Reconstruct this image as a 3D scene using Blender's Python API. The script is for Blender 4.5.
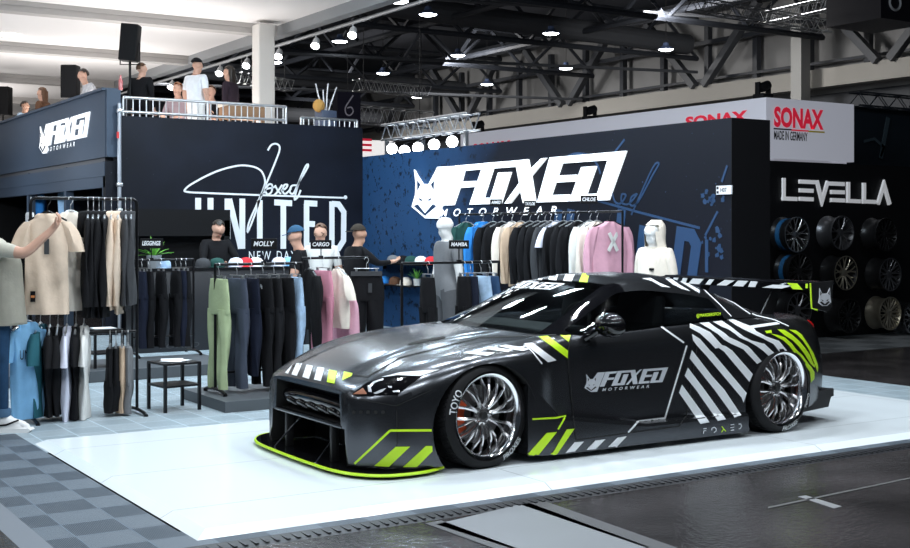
import bpy, bmesh, math, random
import numpy as np
from mathutils import Vector, Matrix
from mathutils.bvhtree import BVHTree
random.seed(7)
for o in list(bpy.data.objects): bpy.data.objects.remove(o)
SC = bpy.context.scene
COL = SC.collection
PI = math.pi

# ---------------------------------------------------------------- camera
# X runs along the long side of the display platform, Y along its short side.
CAMZ = 1.645
cam = bpy.data.cameras.new('camera'); cam.lens = 36*1223/910; cam.sensor_width = 36
cam.shift_y = -44/910; cam.clip_end = 300
camo = bpy.data.objects.new('camera', cam); COL.objects.link(camo)
camo.location = (0, 0, CAMZ); camo.rotation_euler = (PI/2, 0, math.radians(57.5-90))
SC.camera = camo
# ---------------------------------------------------------------- world, exposure, hall lighting
SC.view_settings.view_transform = 'Standard'; SC.view_settings.look = 'None'
SC.view_settings.gamma = 1.0; SC.view_settings.exposure = 0.0
SC.view_settings.use_curve_mapping = False
world = bpy.data.worlds.new('world'); SC.world = world; world.use_nodes = True
world.node_tree.nodes['Background'].inputs[0].default_value = (0.62, 0.78, 1.0, 1)
world.node_tree.nodes['Background'].inputs[1].default_value = 0.035
def area_light(name, loc, aim, power, size, color=(1, 1, 1), sizey=None, spread=None):
    l = bpy.data.lights.new(name, 'AREA'); l.energy = power; l.size = size; l.color = color
    if sizey: l.shape = 'RECTANGLE'; l.size_y = sizey
    if spread: l.spread = spread
    o = bpy.data.objects.new(name, l); COL.objects.link(o); o.location = loc
    o.rotation_euler = (Vector(aim)-Vector(loc)).to_track_quat('-Z', 'Y').to_euler()
    return o
COOL = (0.86, 0.94, 1.0)
# booth spotlights on the rigging over the display platform (small heads)
for i, (x, y) in enumerate([(3.2, 6.4), (5.0, 6.2), (6.8, 6.4), (8.6, 6.2), (3.6, 9.3), (5.4, 9.5), (7.2, 9.3), (9.0, 9.5)]):
    area_light('platform_light', (x, y, 6.4), (x+.1, y+.5*(8-y), 0), 97, 0.28, COOL)
# key lights aimed at the car from the rigging over the aisle
for (x, y, tx) in [(-1.0, 4.0, 4.2), (1.5, 2.0, 5.2), (4.5, 1.0, 6.4), (8.0, 1.5, 7.8)]:
    area_light('aisle_light', (x, y, 6.6), (tx, 7.6, .6), 100, 0.3, COOL)
# unseen fill lights added on the left to brighten the car's nose
for (x, y) in [(-4.0, 7.5), (-3.0, 11.0), (-2.0, 4.5)]:
    area_light('nose_fill', (x, y, 5.2), (4.2, 7.8, .5), 62, 0.5, COOL)
# shop lighting under the canopy
for (x, y) in [(3.6, 12.5), (6.2, 12.3), (8.6, 12.6), (4.6, 15.6), (7.0, 15.8), (9.0, 15.4)]:
    area_light('shop_light', (x, y, 5.4), (x, y+.2, 0), 85, 0.4, (0.72, 0.88, 1.0))
# unseen fill lights added to brighten the white canopy from below
for (x, y) in [(7.6, 21.5), (7.6, 27.5), (1.5, 22.0), (1.5, 29.0), (6.0, 36.0), (6.0, 46.0)]:
    area_light('canopy_fill', (x, y, 3.1), (x, y, 6), 175, 3.2, (1.0, 0.97, 0.95))
# fill light added left of the shop to brighten the gallery front
area_light('fascia_fill', (-2.0, 15.0, 6.0), (5.6, 20.5, 3.0), 260, 0.6, (0.85, 0.93, 1.0))
# fill lights added so the dark bays under the gallery show up
for y in (21.0, 24.5):
    area_light('bay_fill', (3.4, y-1.0, 2.9), (6.3, y, 2.0), 45, 0.25, (0.85, 0.93, 1.0))
# spot row above the lettered wall and the back wall
for (x, y, tx, ty) in [(7.2, 15.6, 7.6, 19.0), (6.8, 15.0, 10.2, 14.5), (7.2, 11.6, 10.2, 12.0)]:
    area_light('wall_light', (x, y, 5.3), (tx, ty, 2.2), 60, 0.35, (0.85, 0.94, 1.0))
# far hall
for (x, y) in [(25, 28), (25, 40), (25, 52), (15, 44)]:
    area_light('hall_light', (x, y, 8.0), (x+2.5, y, 6.5), 430, 1.5, (1.0, 0.98, 0.96))
# ---------------------------------------------------------------- helpers
CAMV = Vector((math.cos(math.radians(57.5)), math.sin(math.radians(57.5)), 0))
CAMR = Vector((math.sin(math.radians(57.5)), -math.cos(math.radians(57.5)), 0))
def ray(px, py):                      # sight line through a spot of the photograph
    return (CAMV + CAMR*((px-455)/1223) + Vector((0, 0, -(py-230)/1223)))
def on_x(px, py, X): d = ray(px, py); return Vector((0, 0, CAMZ)) + d*(X/d.x)
def on_y(px, py, Y): d = ray(px, py); return Vector((0, 0, CAMZ)) + d*(Y/d.y)
def on_z(px, py, Z): d = ray(px, py); return Vector((0, 0, CAMZ)) + d*((Z-CAMZ)/d.z)

MATS = {}
def mat(name, color=(.5, .5, .5), rough=.5, metal=0., spec=.5, emit=None, estr=0., coat=0., alpha=1., sheen=0.):
    if name in MATS: return MATS[name]
    m = bpy.data.materials.new(name); m.use_nodes = True; MATS[name] = m
    b = m.node_tree.nodes['Principled BSDF']
    b.inputs['Base Color'].default_value = (*color, 1); b.inputs['Roughness'].default_value = rough
    b.inputs['Metallic'].default_value = metal; b.inputs['Specular IOR Level'].default_value = spec
    b.inputs['Coat Weight'].default_value = coat; b.inputs['Coat Roughness'].default_value = .05
    b.inputs['Sheen Weight'].default_value = sheen; b.inputs['Alpha'].default_value = alpha
    if emit: b.inputs['Emission Color'].default_value = (*emit, 1); b.inputs['Emission Strength'].default_value = estr
    m.diffuse_color = (*color, 1)
    return m
def nodes(m):
    nt = m.node_tree; return nt, nt.nodes['Principled BSDF']
def N(nt, typ, **kw):
    n = nt.nodes.new(typ)
    for k, v in kw.items():
        if k.startswith('i_'):
            key = k[2:]; key = int(key) if key.isdigit() else key.replace('_', ' ')
            n.inputs[key].default_value = v
        else: setattr(n, k, v)
    return n
def noisy(m, scale=8., amount=.25, detail=4, bump=0., bscale=None, coords='Object'):
    """varies a material's colour a little and adds a fine bump"""
    nt, b = nodes(m)
    tc = N(nt, 'ShaderNodeTexCoord'); no = N(nt, 'ShaderNodeTexNoise'); no.inputs['Scale'].default_value = scale
    no.inputs['Detail'].default_value = detail
    nt.links.new(tc.outputs[coords], no.inputs['Vector'])
    c = b.inputs['Base Color'].default_value[:]
    r = N(nt, 'ShaderNodeValToRGB')
    r.color_ramp.elements[0].position = .3; r.color_ramp.elements[1].position = .7
    r.color_ramp.elements[0].color = tuple(x*(1-amount) for x in c[:3])+(1,)
    r.color_ramp.elements[1].color = tuple(min(1, x*(1+amount)) for x in c[:3])+(1,)
    nt.links.new(no.outputs['Fac'], r.inputs['Fac']); nt.links.new(r.outputs['Color'], b.inputs['Base Color'])
    if bump:
        n2 = N(nt, 'ShaderNodeTexNoise'); n2.inputs['Scale'].default_value = bscale or scale*6
        nt.links.new(tc.outputs[coords], n2.inputs['Vector'])
        bp = N(nt, 'ShaderNodeBump'); bp.inputs['Strength'].default_value = bump; bp.inputs['Distance'].default_value = .02
        nt.links.new(n2.outputs['Fac'], bp.inputs['Height']); nt.links.new(bp.outputs['Normal'], b.inputs['Normal'])
    return m

def obj(name, bm, m, parent=None, smooth=30, recalc=True, world=False):
    if recalc: bmesh.ops.recalc_face_normals(bm, faces=bm.faces[:])
    if smooth:
        lim = math.radians(smooth)
        for f in bm.faces: f.smooth = True
        for e in bm.edges:
            if len(e.link_faces) == 2:
                if e.calc_face_angle(0) > lim: e.smooth = False
    if world and parent:
        off = Matrix.Translation(parent_world(parent).to_translation())
        W = parent_world(parent)
        bm.transform(W.inverted())
    me = bpy.data.meshes.new(name); bm.to_mesh(me); bm.free()
    ms = m if isinstance(m, (list, tuple)) else [m]
    for x in ms: me.materials.append(x)
    o = bpy.data.objects.new(name, me); COL.objects.link(o)
    if parent: o.parent = parent
    return o
def parent_world(p):
    W = Matrix.Translation(p.location) @ p.rotation_euler.to_matrix().to_4x4()
    return parent_world(p.parent) @ W if p.parent else W
def tag(o, label, cat, group=None, kind=None):
    o['label'] = label; o['category'] = cat
    if group: o['group'] = group
    if kind: o['kind'] = kind
    return o
def thing(name, label, cat, loc=(0, 0, 0), rotz=0., group=None, parent=None):
    o = bpy.data.objects.new(name, None); COL.objects.link(o)
    o.empty_display_size = .1
    o.location = loc; o.rotation_euler = (0, 0, rotz)
    if parent: o.parent = parent
    if label: tag(o, label, cat, group)
    return o
def joint(name, parent, loc=(0, 0, 0), rot=(0, 0, 0)):   # a part that carries sub-parts
    o = bpy.data.objects.new(name, None); COL.objects.link(o); o.parent = parent
    o.location = loc; o.rotation_euler = rot; o.empty_display_size = .05
    return o
def struct(name, bm, m, parent=None, smooth=0, label=None):
    o = obj(name, bm, m, parent, smooth)
    if not parent: o['kind'] = 'structure'
    if label: o['label'] = label
    return o
def dup(root, loc=None, rotz=None, label=None, group=None):
    def cp(o, par):
        c = o.copy(); COL.objects.link(c)
        if par: c.parent = par
        for ch in [x for x in bpy.data.objects if x.parent == o]: cp(ch, c)
        return c
    r = cp(root, None)
    if loc is not None: r.location = loc
    if rotz is not None: r.rotation_euler = (0, 0, rotz)
    if label: r['label'] = label
    if group: r['group'] = group
    return r
def BM(): return bmesh.new()
def box(bm, c, s, rot=None, bev=0., M=None, mi=0):
    x, y, z = [v/2 for v in s]
    vs = [Vector((i*x, j*y, k*z)) for i in (-1, 1) for j in (-1, 1) for k in (-1, 1)]
    R = rot.to_matrix() if hasattr(rot, 'to_matrix') else (Matrix.Rotation(rot, 3, 'Z') if rot else Matrix.Identity(3))
    bv = [bm.verts.new(R @ v + Vector(c)) for v in vs]
    if M: 
        for v in bv: v.co = M @ v.co
    fs = [bm.faces.new([bv[i] for i in q]) for q in ((0, 1, 3, 2), (4, 6, 7, 5), (0, 4, 5, 1), (2, 3, 7, 6), (0, 2, 6, 4), (1, 5, 7, 3))]
    for f in fs: f.material_index = mi
    if bev:
        es = list({e for f in fs for e in f.edges})
        bmesh.ops.bevel(bm, geom=es, offset=bev, segments=2, affect='EDGES', profile=.5)
    return fs
def frame_of(d):
    d = d.normalized(); a = Vector((0, 0, 1)) if abs(d.z) < .95 else Vector((1, 0, 0))
    u = d.cross(a).normalized(); return u, d.cross(u).normalized()
def tube(bm, pts, r, n=8, closed=False, caps=True, mi=0):
    pts = [Vector(p) for p in pts]; rs = r if isinstance(r, (list, tuple)) else [r]*len(pts)
    rings = []; u = None
    for i, p in enumerate(pts):
        a = pts[i-1] if (i or closed) else p; b = pts[(i+1) % len(pts)] if (i < len(pts)-1 or closed) else p
        d = (b-a)
        if d.length < 1e-9: d = Vector((0, 0, 1))
        d.normalize()
        if u is None: u, w = frame_of(d)
        else:
            u = (u - d*u.dot(d)); u = u.normalized() if u.length > 1e-6 else frame_of(d)[0]; w = d.cross(u)
        w = d.cross(u)
        rings.append([bm.verts.new(p + (u*math.cos(2*PI*k/n)+w*math.sin(2*PI*k/n))*rs[i]) for k in range(n)])
    R = len(rings)
    for i in range(R if closed else R-1):
        A, B = rings[i], rings[(i+1) % R]
        for k in range(n):
            f = bm.faces.new((A[k], A[(k+1) % n], B[(k+1) % n], B[k])); f.material_index = mi
    if caps and not closed:
        for q in (rings[0], rings[-1]): f = bm.faces.new(q); f.material_index = mi
def cyl(bm, a, b, r, n=16, mi=0, r2=None): tube(bm, [a, b], [r, r if r2 is None else r2], n, mi=mi)
def lathe(bm, prof, n=32, M=None, mi=0, close=False):
    """prof: (radius, height) pairs about Z"""
    rings = []
    for r, z in prof:
        if r < 1e-6: rings.append([bm.verts.new((0, 0, z))])
        else: rings.append([bm.verts.new((r*math.cos(2*PI*k/n), r*math.sin(2*PI*k/n), z)) for k in range(n)])
    L = len(rings)
    for i in range(L if close else L-1):
        A, B = rings[i], rings[(i+1) % L]
        for k in range(n):
            q = [A[k % len(A)], A[(k+1) % len(A)], B[(k+1) % len(B)], B[k % len(B)]]
            qq = []
            for v in q:
                if v not in qq: qq.append(v)
            if len(qq) > 2:
                f = bm.faces.new(qq); f.material_index = mi
    if M:
        for rg in rings:
            for v in rg: v.co = M @ v.co
def ball(bm, c, r, n=16, mi=0, rot=None):
    r = (r, r, r) if not isinstance(r, (tuple, list)) else r
    M = Matrix.Translation(c) @ (rot.to_matrix().to_4x4() if rot else Matrix.Identity(4)) @ Matrix.Diagonal((*r, 1))
    m = max(6, n//2)
    lathe(bm, [(math.sin(PI*i/m), -math.cos(PI*i/m)) for i in range(m+1)], n, M, mi)
def prism(bm, poly, a, b, f3, mi=0):
    """poly: 2D outline; f3(u,v,w) -> 3D; extruded from w=a to w=b"""
    A = [bm.verts.new(f3(u, v, a)) for u, v in poly]; B = [bm.verts.new(f3(u, v, b)) for u, v in poly]
    n = len(poly); fs = []
    for i in range(n): fs.append(bm.faces.new((A[i], A[(i+1) % n], B[(i+1) % n], B[i])))
    fs.append(bm.faces.new(A)); fs.append(bm.faces.new(B))
    for f in fs: f.material_index = mi
    return fs
def ribbon_outline(pts, w):
    """2D polyline -> outline polygon of width w with mitred joints"""
    P = [Vector(p) for p in pts]; L = []; R = []
    for i, p in enumerate(P):
        d1 = (p-P[i-1]).normalized() if i else (P[1]-p).normalized()
        d2 = (P[i+1]-p).normalized() if i < len(P)-1 else d1
        n1 = Vector((-d1.y, d1.x)); n2 = Vector((-d2.y, d2.x)); n = (n1+n2)
        n = n.normalized() if n.length > 1e-4 else n1
        k = 1/max(.35, n.dot(n1)); L.append(p+n*(w/2*k)); R.append(p-n*(w/2*k))
    return [tuple(v) for v in L] + [tuple(v) for v in reversed(R)]
def stroke(bm, pts, w, a, b, f3, mi=0):
    P = [Vector(p) for p in pts]
    for i in range(len(P)-1):      # quads with mitres, one shell per segment chain
        pass
    out = ribbon_outline(pts, w); n = len(pts)
    A = [bm.verts.new(f3(u, v, a)) for u, v in out]; B = [bm.verts.new(f3(u, v, b)) for u, v in out]
    m = len(out)
    for i in range(m): bm.faces.new((A[i], A[(i+1) % m], B[(i+1) % m], B[i])).material_index = mi
    for S in (A, B):
        for i in range(n-1): bm.faces.new((S[i], S[i+1], S[m-2-i], S[m-1-i])).material_index = mi
def smooth_path(pts, k=6):
    P = [np.array(p, float) for p in pts]; out = []
    for i in range(len(P)-1):
        p0 = P[max(0, i-1)]; p1 = P[i]; p2 = P[i+1]; p3 = P[min(len(P)-1, i+2)]
        for j in range(k):
            t = j/k
            out.append(tuple(.5*((2*p1)+(-p0+p2)*t+(2*p0-5*p1+4*p2-p3)*t*t+(-p0+3*p1-3*p2+p3)*t**3)))
    out.append(tuple(P[-1])); return out
def pchip(xs, ys, xq):
    xs = np.asarray(xs, float); ys = np.asarray(ys, float); xq = np.asarray(xq, float)
    h = np.diff(xs); d = np.diff(ys)/h; n = len(xs); m = np.zeros(n)
    if n == 2: m[:] = d[0]
    else:
        for i in range(1, n-1):
            if d[i-1]*d[i] > 0:
                w1 = 2*h[i]+h[i-1]; w2 = h[i]+2*h[i-1]; m[i] = (w1+w2)/(w1/d[i-1]+w2/d[i])
        m[0] = d[0]; m[-1] = d[-1]
    i = np.clip(np.searchsorted(xs, xq)-1, 0, n-2); t = (xq-xs[i])/h[i]
    return ((2*t**3-3*t**2+1)*ys[i]+(t**3-2*t**2+t)*h[i]*m[i]+(-2*t**3+3*t**2)*ys[i+1]+(t**3-t**2)*h[i]*m[i+1])
def text_bm(s, size=1., bold=0., shear=0., depth=0., cond=1., spacing=1., align='LEFT'):
    """built-in font -> bmesh in the XY plane"""
    c = bpy.data.curves.new('lettering', 'FONT'); c.body = s; c.size = size; c.offset = bold; c.shear = shear
    c.extrude = depth; c.space_character = spacing; c.align_x = align; c.resolution_u = 3
    o = bpy.data.objects.new('lettering', c); COL.objects.link(o)
    dg = bpy.context.evaluated_depsgraph_get(); me = bpy.data.meshes.new_from_object(o.evaluated_get(dg))
    bm = bmesh.new(); bm.from_mesh(me)
    bpy.data.objects.remove(o); bpy.data.curves.remove(c); bpy.data.meshes.remove(me)
    for v in bm.verts: v.co.x *= cond
    bmesh.ops.remove_doubles(bm, verts=bm.verts[:], dist=1e-5)
    return bm
def text_fit(s, w, h, **kw):
    """lettering scaled to a box of width w and height h, lower-left at the origin"""
    bm = text_bm(s, **kw)
    xs = [v.co.x for v in bm.verts]; ys = [v.co.y for v in bm.verts]
    sx = w/(max(xs)-min(xs)); sy = h/(max(ys)-min(ys)); x0 = min(xs); y0 = min(ys)
    for v in bm.verts: v.co.x = (v.co.x-x0)*sx; v.co.y = (v.co.y-y0)*sy
    return bm
def merge(dst, src, f=None, mi=0):
    """adds src's geometry to dst, through the point map f"""
    mp = {}
    for v in src.verts: mp[v] = dst.verts.new(f(v.co) if f else v.co)
    for fc in src.faces:
        try: nf = dst.faces.new([mp[v] for v in fc.verts]); nf.material_index = mi
        except ValueError: pass
    src.free()
# ================================================================ setting
def slab(name, x0, y0, x1, y1, z, m, t=.04, kind=True, label=None):
    bm = BM(); box(bm, ((x0+x1)/2, (y0+y1)/2, z-t/2), (x1-x0, y1-y0, t)); return struct(name, bm, m, label=label)
m_hallfloor = mat('hall_floor_dark', (.034, .030, .031), .24)
noisy(m_hallfloor, 1.4, .6, 8, .22, 22)
def tile_material(name, c1, c2, size, ribs, bump, rough=.5, streak=0.):
    m = mat(name, c1, rough); nt, b = nodes(m)
    tc = N(nt, 'ShaderNodeTexCoord')
    ck = N(nt, 'ShaderNodeTexChecker'); ck.inputs['Scale'].default_value = 1/size
    ck.inputs['Color1'].default_value = (1, 1, 1, 1); ck.inputs['Color2'].default_value = (0, 0, 0, 1)
    nt.links.new(tc.outputs['Object'], ck.inputs['Vector'])
    waves = []
    for d in 'XY':
        w = N(nt, 'ShaderNodeTexWave'); w.bands_direction = d; w.inputs['Scale'].default_value = ribs; w.inputs['Distortion'].default_value = 0
        nt.links.new(tc.outputs['Object'], w.inputs['Vector']); waves.append(w)
    mw = N(nt, 'ShaderNodeMix'); mw.data_type = 'FLOAT'
    nt.links.new(ck.outputs['Fac'], mw.inputs[0]); nt.links.new(waves[0].outputs['Fac'], mw.inputs[2]); nt.links.new(waves[1].outputs['Fac'], mw.inputs[3])
    col = N(nt, 'ShaderNodeMix'); col.data_type = 'RGBA'; nt.links.new(ck.outputs['Fac'], col.inputs[0])
    col.inputs[6].default_value = (*c1, 1); col.inputs[7].default_value = (*c2, 1)
    dk = N(nt, 'ShaderNodeMix'); dk.data_type = 'RGBA'; dk.blend_type = 'MULTIPLY'; dk.inputs[0].default_value = .75  # shade in the grooves between the ribs, multiplied into the colour
    rp = N(nt, 'ShaderNodeValToRGB'); rp.color_ramp.elements[0].color = (.35, .35, .35, 1); rp.color_ramp.elements[0].position = .2; rp.color_ramp.elements[1].position = .6
    nt.links.new(mw.outputs[0], rp.inputs[0]); nt.links.new(col.outputs[2], dk.inputs[6]); nt.links.new(rp.outputs[0], dk.inputs[7])
    # joints between the tiles
    br = N(nt, 'ShaderNodeTexBrick'); br.offset = 0; br.inputs['Scale'].default_value = 1; br.inputs['Brick Width'].default_value = size; br.inputs['Row Height'].default_value = size
    br.inputs['Mortar Size'].default_value = .004; br.inputs['Color1'].default_value = (0, 0, 0, 1); br.inputs['Color2'].default_value = (0, 0, 0, 1); br.inputs['Mortar'].default_value = (1, 1, 1, 1)
    nt.links.new(tc.outputs['Object'], br.inputs['Vector'])
    jm = N(nt, 'ShaderNodeMix'); jm.data_type = 'RGBA'; nt.links.new(br.outputs['Fac'], jm.inputs[0]); nt.links.new(dk.outputs[2], jm.inputs[6]); jm.inputs[7].default_value = (*[min(1, x*1.6) for x in c1], 1)
    nt.links.new(jm.outputs[2], b.inputs['Base Color'])
    bp = N(nt, 'ShaderNodeBump'); bp.inputs['Strength'].default_value = bump; bp.inputs['Distance'].default_value = .01
    nt.links.new(mw.outputs[0], bp.inputs['Height']); nt.links.new(bp.outputs['Normal'], b.inputs['Normal'])
    b.inputs['Specular IOR Level'].default_value = .35
    return m
m_tile = tile_material('ribbed_vinyl_tile', (.075, .10, .13), (.14, .175, .215), .30, 31, .4)  # two tones paint in the light and dark shading of the rib directions
m_shopfloor = tile_material('pale_vinyl_tile', (.36, .44, .49), (.42, .50, .55), .30, 31, .15, .4)
m_levfloor = tile_material('grey_patterned_tile', (.11, .115, .12), (.19, .195, .20), .5, 9, .1)
m_dark = mat('edge_trim_black', (.015, .016, .02), .5)
slab('floor', -14, -8, 46, 72, 0, m_hallfloor)
def sub(name, x0, y0, x1, y1, z, m, label, t=.006):
    bm = BM(); box(bm, ((x0+x1)/2, (y0+y1)/2, z-t/2), (x1-x0, y1-y0, t))
    return struct(name, bm, m, label=label)
sub('floor_tiles_aisle', 1.62, 6.03, 2.3, 10.2, .008, m_tile, 'ribbed blue grey plastic floor tiles beside the platform')
sub('floor_tiles_front', 2.3, 6.03, 9.9, 6.4, .008, m_tile, 'ribbed tiles along the front of the platform')
sub('floor_tiles_shop', -4, 10.2, 10.9, 19.0, .008, m_shopfloor, 'pale blue grey shop floor tiles under the racks')
sub('floor_tiles_back', 2.3, 9.2, 10.9, 10.2, .008, m_shopfloor, 'pale tiles behind the platform')
sub('floor_tiles_side', 9.7, 6.4, 10.9, 9.2, .008, m_shopfloor, 'pale tiles at the right end of the platform')
sub('floor_tiles_wheel_stand', 9.0, 11.1, 24, 12.73, .006, m_levfloor, 'dark grey tiles in front of the wheel display')
bm = BM(); prism(bm, [(1.50, 0), (1.64, .010), (1.64, 0)], 5.91, 12, lambda u, v, w: (u, w, v)); struct('trim_1', bm, mat('edge_trim_grey', (.16, .18, .21), .5), label='ramped edge strip of the floor tiles')
bm = BM(); prism(bm, [(5.91, 0.0), (6.05, .012), (6.05, 0)], 1.6, 10.9, lambda u, v, w: (w, u, v))
for k in range(150): box(bm, (1.9+k*.06, 5.985, .008), (.018, .10, .006))
struct('trim_2', bm, m_dark, label='black ribbed edge ramp along the platform front')
# tape strips and a cover plate on the aisle floor
def strip(name, pts, m, label):
    bm = BM(); prism(bm, [tuple(on_z(px, py, 0)[:2]) for px, py in pts], .001, .004, lambda u, v, w: (u, v, w)); return struct(name, bm, m, label=label)
strip('floor_plate', [(436, 525), (528, 503), (650, 548), (560, 560), (520, 552)], mat('steel_cover_plate', (.20, .21, .225), .45), 'grey steel duct cover in the aisle floor')
strip('floor_joint', [(425, 524), (441, 521), (528, 553), (505, 553)], mat('joint_grey', (.07, .07, .075), .5), 'grey strip beside the duct cover')
strip('floor_joint', [(520, 505), (540, 500), (690, 553), (660, 553)], mat('joint_grey', (.07, .07, .075), .5), 'grey strip on the other side of the duct cover')
strip('floor_marking', [(798, 497), (806, 496), (842, 507), (834, 509)], mat('tape_grey', (.22, .22, .23), .5), 'short piece of grey tape on the aisle floor')
strip('floor_marking', [(768, 507.5), (910, 478), (910, 479.2), (768, 509)], mat('joint_line', (.10, .10, .10), .5), 'thin joint line in the aisle floor')
# white display platform with a sloping rim
m_plat = mat('platform_white', (.80, .86, .90), .16)
nt, b = nodes(m_plat); tc = N(nt, 'ShaderNodeTexCoord'); br = N(nt, 'ShaderNodeTexBrick'); br.offset = 0
br.inputs['Scale'].default_value = 1; br.inputs['Brick Width'].default_value = 2.5; br.inputs['Row Height'].default_value = 1.15; br.inputs['Mortar Size'].default_value = .004
for k, c in (('Color1', (.80, .86, .90, 1)), ('Color2', (.80, .86, .90, 1)), ('Mortar', (.40, .43, .46, 1))): br.inputs[k].default_value = c
mp = N(nt, 'ShaderNodeMapping'); mp.inputs['Location'].default_value = (.35, .15, 0)
nt.links.new(tc.outputs['Object'], mp.inputs[0]); nt.links.new(mp.outputs[0], br.inputs['Vector']); nt.links.new(br.outputs['Color'], b.inputs['Base Color'])
bm = BM()
X0, X1, Y0, Y1 = 2.317, 9.85, 6.165, 9.62; bz = .045; bw = .075
o_ = [bm.verts.new((x, y, 0.0085)) for x, y in ((X0, Y0), (X1, Y0), (X1, Y1), (X0, Y1))]
i_ = [bm.verts.new((x, y, bz)) for x, y in ((X0+bw, Y0+bw), (X1-bw, Y0+bw), (X1-bw, Y1-bw), (X0+bw, Y1-bw))]
for k in range(4): bm.faces.new((o_[k], o_[(k+1) % 4], i_[(k+1) % 4], i_[k]))
bm.faces.new(i_); bm.faces.new(o_)
tag(obj('display_platform', bm, m_plat, None, 0), 'low glossy white display platform with sloping rim under the car', 'platform')

# ---------------------------------------------------------------- shop walls
XW = 10.18
m_wall = mat('printed_wall_navy', (.003, .0045, .010), .55, 0, .2)
nt, b = nodes(m_wall)
tc = N(nt, 'ShaderNodeTexCoord'); sp = N(nt, 'ShaderNodeSeparateXYZ'); nt.links.new(tc.outputs['Object'], sp.inputs[0])
no = N(nt, 'ShaderNodeTexNoise'); no.inputs['Scale'].default_value = .7; no.inputs['Detail'].default_value = 6; nt.links.new(tc.outputs['Object'], no.inputs['Vector'])
ad = N(nt, 'ShaderNodeMath', operation='MULTIPLY_ADD'); ad.inputs[1].default_value = 3.0; nt.links.new(no.outputs['Fac'], ad.inputs[0]); nt.links.new(sp.outputs['Y'], ad.inputs[2])
mr = N(nt, 'ShaderNodeMapRange'); mr.inputs['From Min'].default_value = 16.4; mr.inputs['From Max'].default_value = 18.4; nt.links.new(ad.outputs[0], mr.inputs['Value'])
s1 = N(nt, 'ShaderNodeTexNoise'); s1.inputs['Scale'].default_value = 9; s1.inputs['Detail'].default_value = 8; s1.inputs['Roughness'].default_value = .7; nt.links.new(tc.outputs['Object'], s1.inputs['Vector'])
rk = N(nt, 'ShaderNodeValToRGB'); rk.color_ramp.elements[0].position = .56; rk.color_ramp.elements[1].position = .60; rk.color_ramp.elements[0].color = (.018, .062, .155, 1); rk.color_ramp.elements[1].color = (.005, .012, .03, 1)
nt.links.new(s1.outputs['Fac'], rk.inputs[0])
s2 = N(nt, 'ShaderNodeTexNoise'); s2.inputs['Scale'].default_value = 22; s2.inputs['Detail'].default_value = 4; nt.links.new(tc.outputs['Object'], s2.inputs['Vector'])
rd = N(nt, 'ShaderNodeValToRGB'); rd.color_ramp.elements[0].position = .70; rd.color_ramp.elements[1].position = .74; rd.color_ramp.elements[0].color = (.003, .0045, .010, 1); rd.color_ramp.elements[1].color = (.03, .06, .12, 1)
nt.links.new(s2.outputs['Fac'], rd.inputs[0])
mx = N(nt, 'ShaderNodeMix'); mx.data_type = 'RGBA'; nt.links.new(mr.outputs[0], mx.inputs[0]); nt.links.new(rd.outputs[0], mx.inputs[6]); nt.links.new(rk.outputs[0], mx.inputs[7]); nt.links.new(mx.outputs[2], b.inputs['Base Color'])
m_navy = mat('painted_navy', (.008, .011, .02), .5, 0, .2)
nt, b = nodes(m_navy); tc = N(nt, 'ShaderNodeTexCoord'); s2 = N(nt, 'ShaderNodeTexNoise'); s2.inputs['Scale'].default_value = 16; s2.inputs['Detail'].default_value = 5; nt.links.new(tc.outputs['Object'], s2.inputs['Vector'])
rd = N(nt, 'ShaderNodeValToRGB'); rd.color_ramp.elements[0].position = .70; rd.color_ramp.elements[1].position = .76; rd.color_ramp.elements[0].color = (.0035, .0048, .0095, 1); rd.color_ramp.elements[1].color = (.05, .06, .08, 1); nt.links.new(s2.outputs['Fac'], rd.inputs[0])
s3_ = N(nt, 'ShaderNodeTexNoise'); s3_.inputs['Scale'].default_value = 1.1; s3_.inputs['Detail'].default_value = 7; nt.links.new(tc.outputs['Object'], s3_.inputs['Vector'])
rm = N(nt, 'ShaderNodeValToRGB'); rm.color_ramp.elements[0].position = .35; rm.color_ramp.elements[1].position = .75; rm.color_ramp.elements[0].color = (1, 1, 1, 1); rm.color_ramp.elements[1].color = (2.2, 2.2, 2.2, 1); nt.links.new(s3_.outputs['Fac'], rm.inputs[0])
mm = N(nt, 'ShaderNodeMix'); mm.data_type = 'RGBA'; mm.blend_type = 'MULTIPLY'; mm.inputs[0].default_value = 1; nt.links.new(rd.outputs[0], mm.inputs[6]); nt.links.new(rm.outputs[0], mm.inputs[7]); nt.links.new(mm.outputs[2], b.inputs['Base Color'])
m_blackwall = mat('black_panel', (.004, .004, .005), .55, 0, .2)
m_fascia = mat('slate_fascia', (.046, .068, .104), .5, 0, .3)
bm = BM(); box(bm, (XW+.31, (10.10+19.02)/2, 1.465), (.62, 8.92, 2.93)); w_back = struct('wall_back', bm, m_wall, label='navy printed shop back wall with blue splatter')
bm = BM(); box(bm, (XW+.31, 10.095, 1.465), (.622, .01, 2.93)); struct('wall_end', bm, m_blackwall, label='black end face of the shop back wall')
bm = BM(); box(bm, ((5.80+XW)/2, 19.06, 1.72), (XW-5.80, .12, 3.44)); w_side = struct('wall_left', bm, m_navy, label='dark shop wall with big white lettering under the gallery')
bm = BM(); box(bm, (24.0, 12.79, 1.335), (26.4, .12, 2.67)); w_lev = struct('wall_right', bm, m_blackwall, label='black display wall of the wheel stand')
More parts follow.
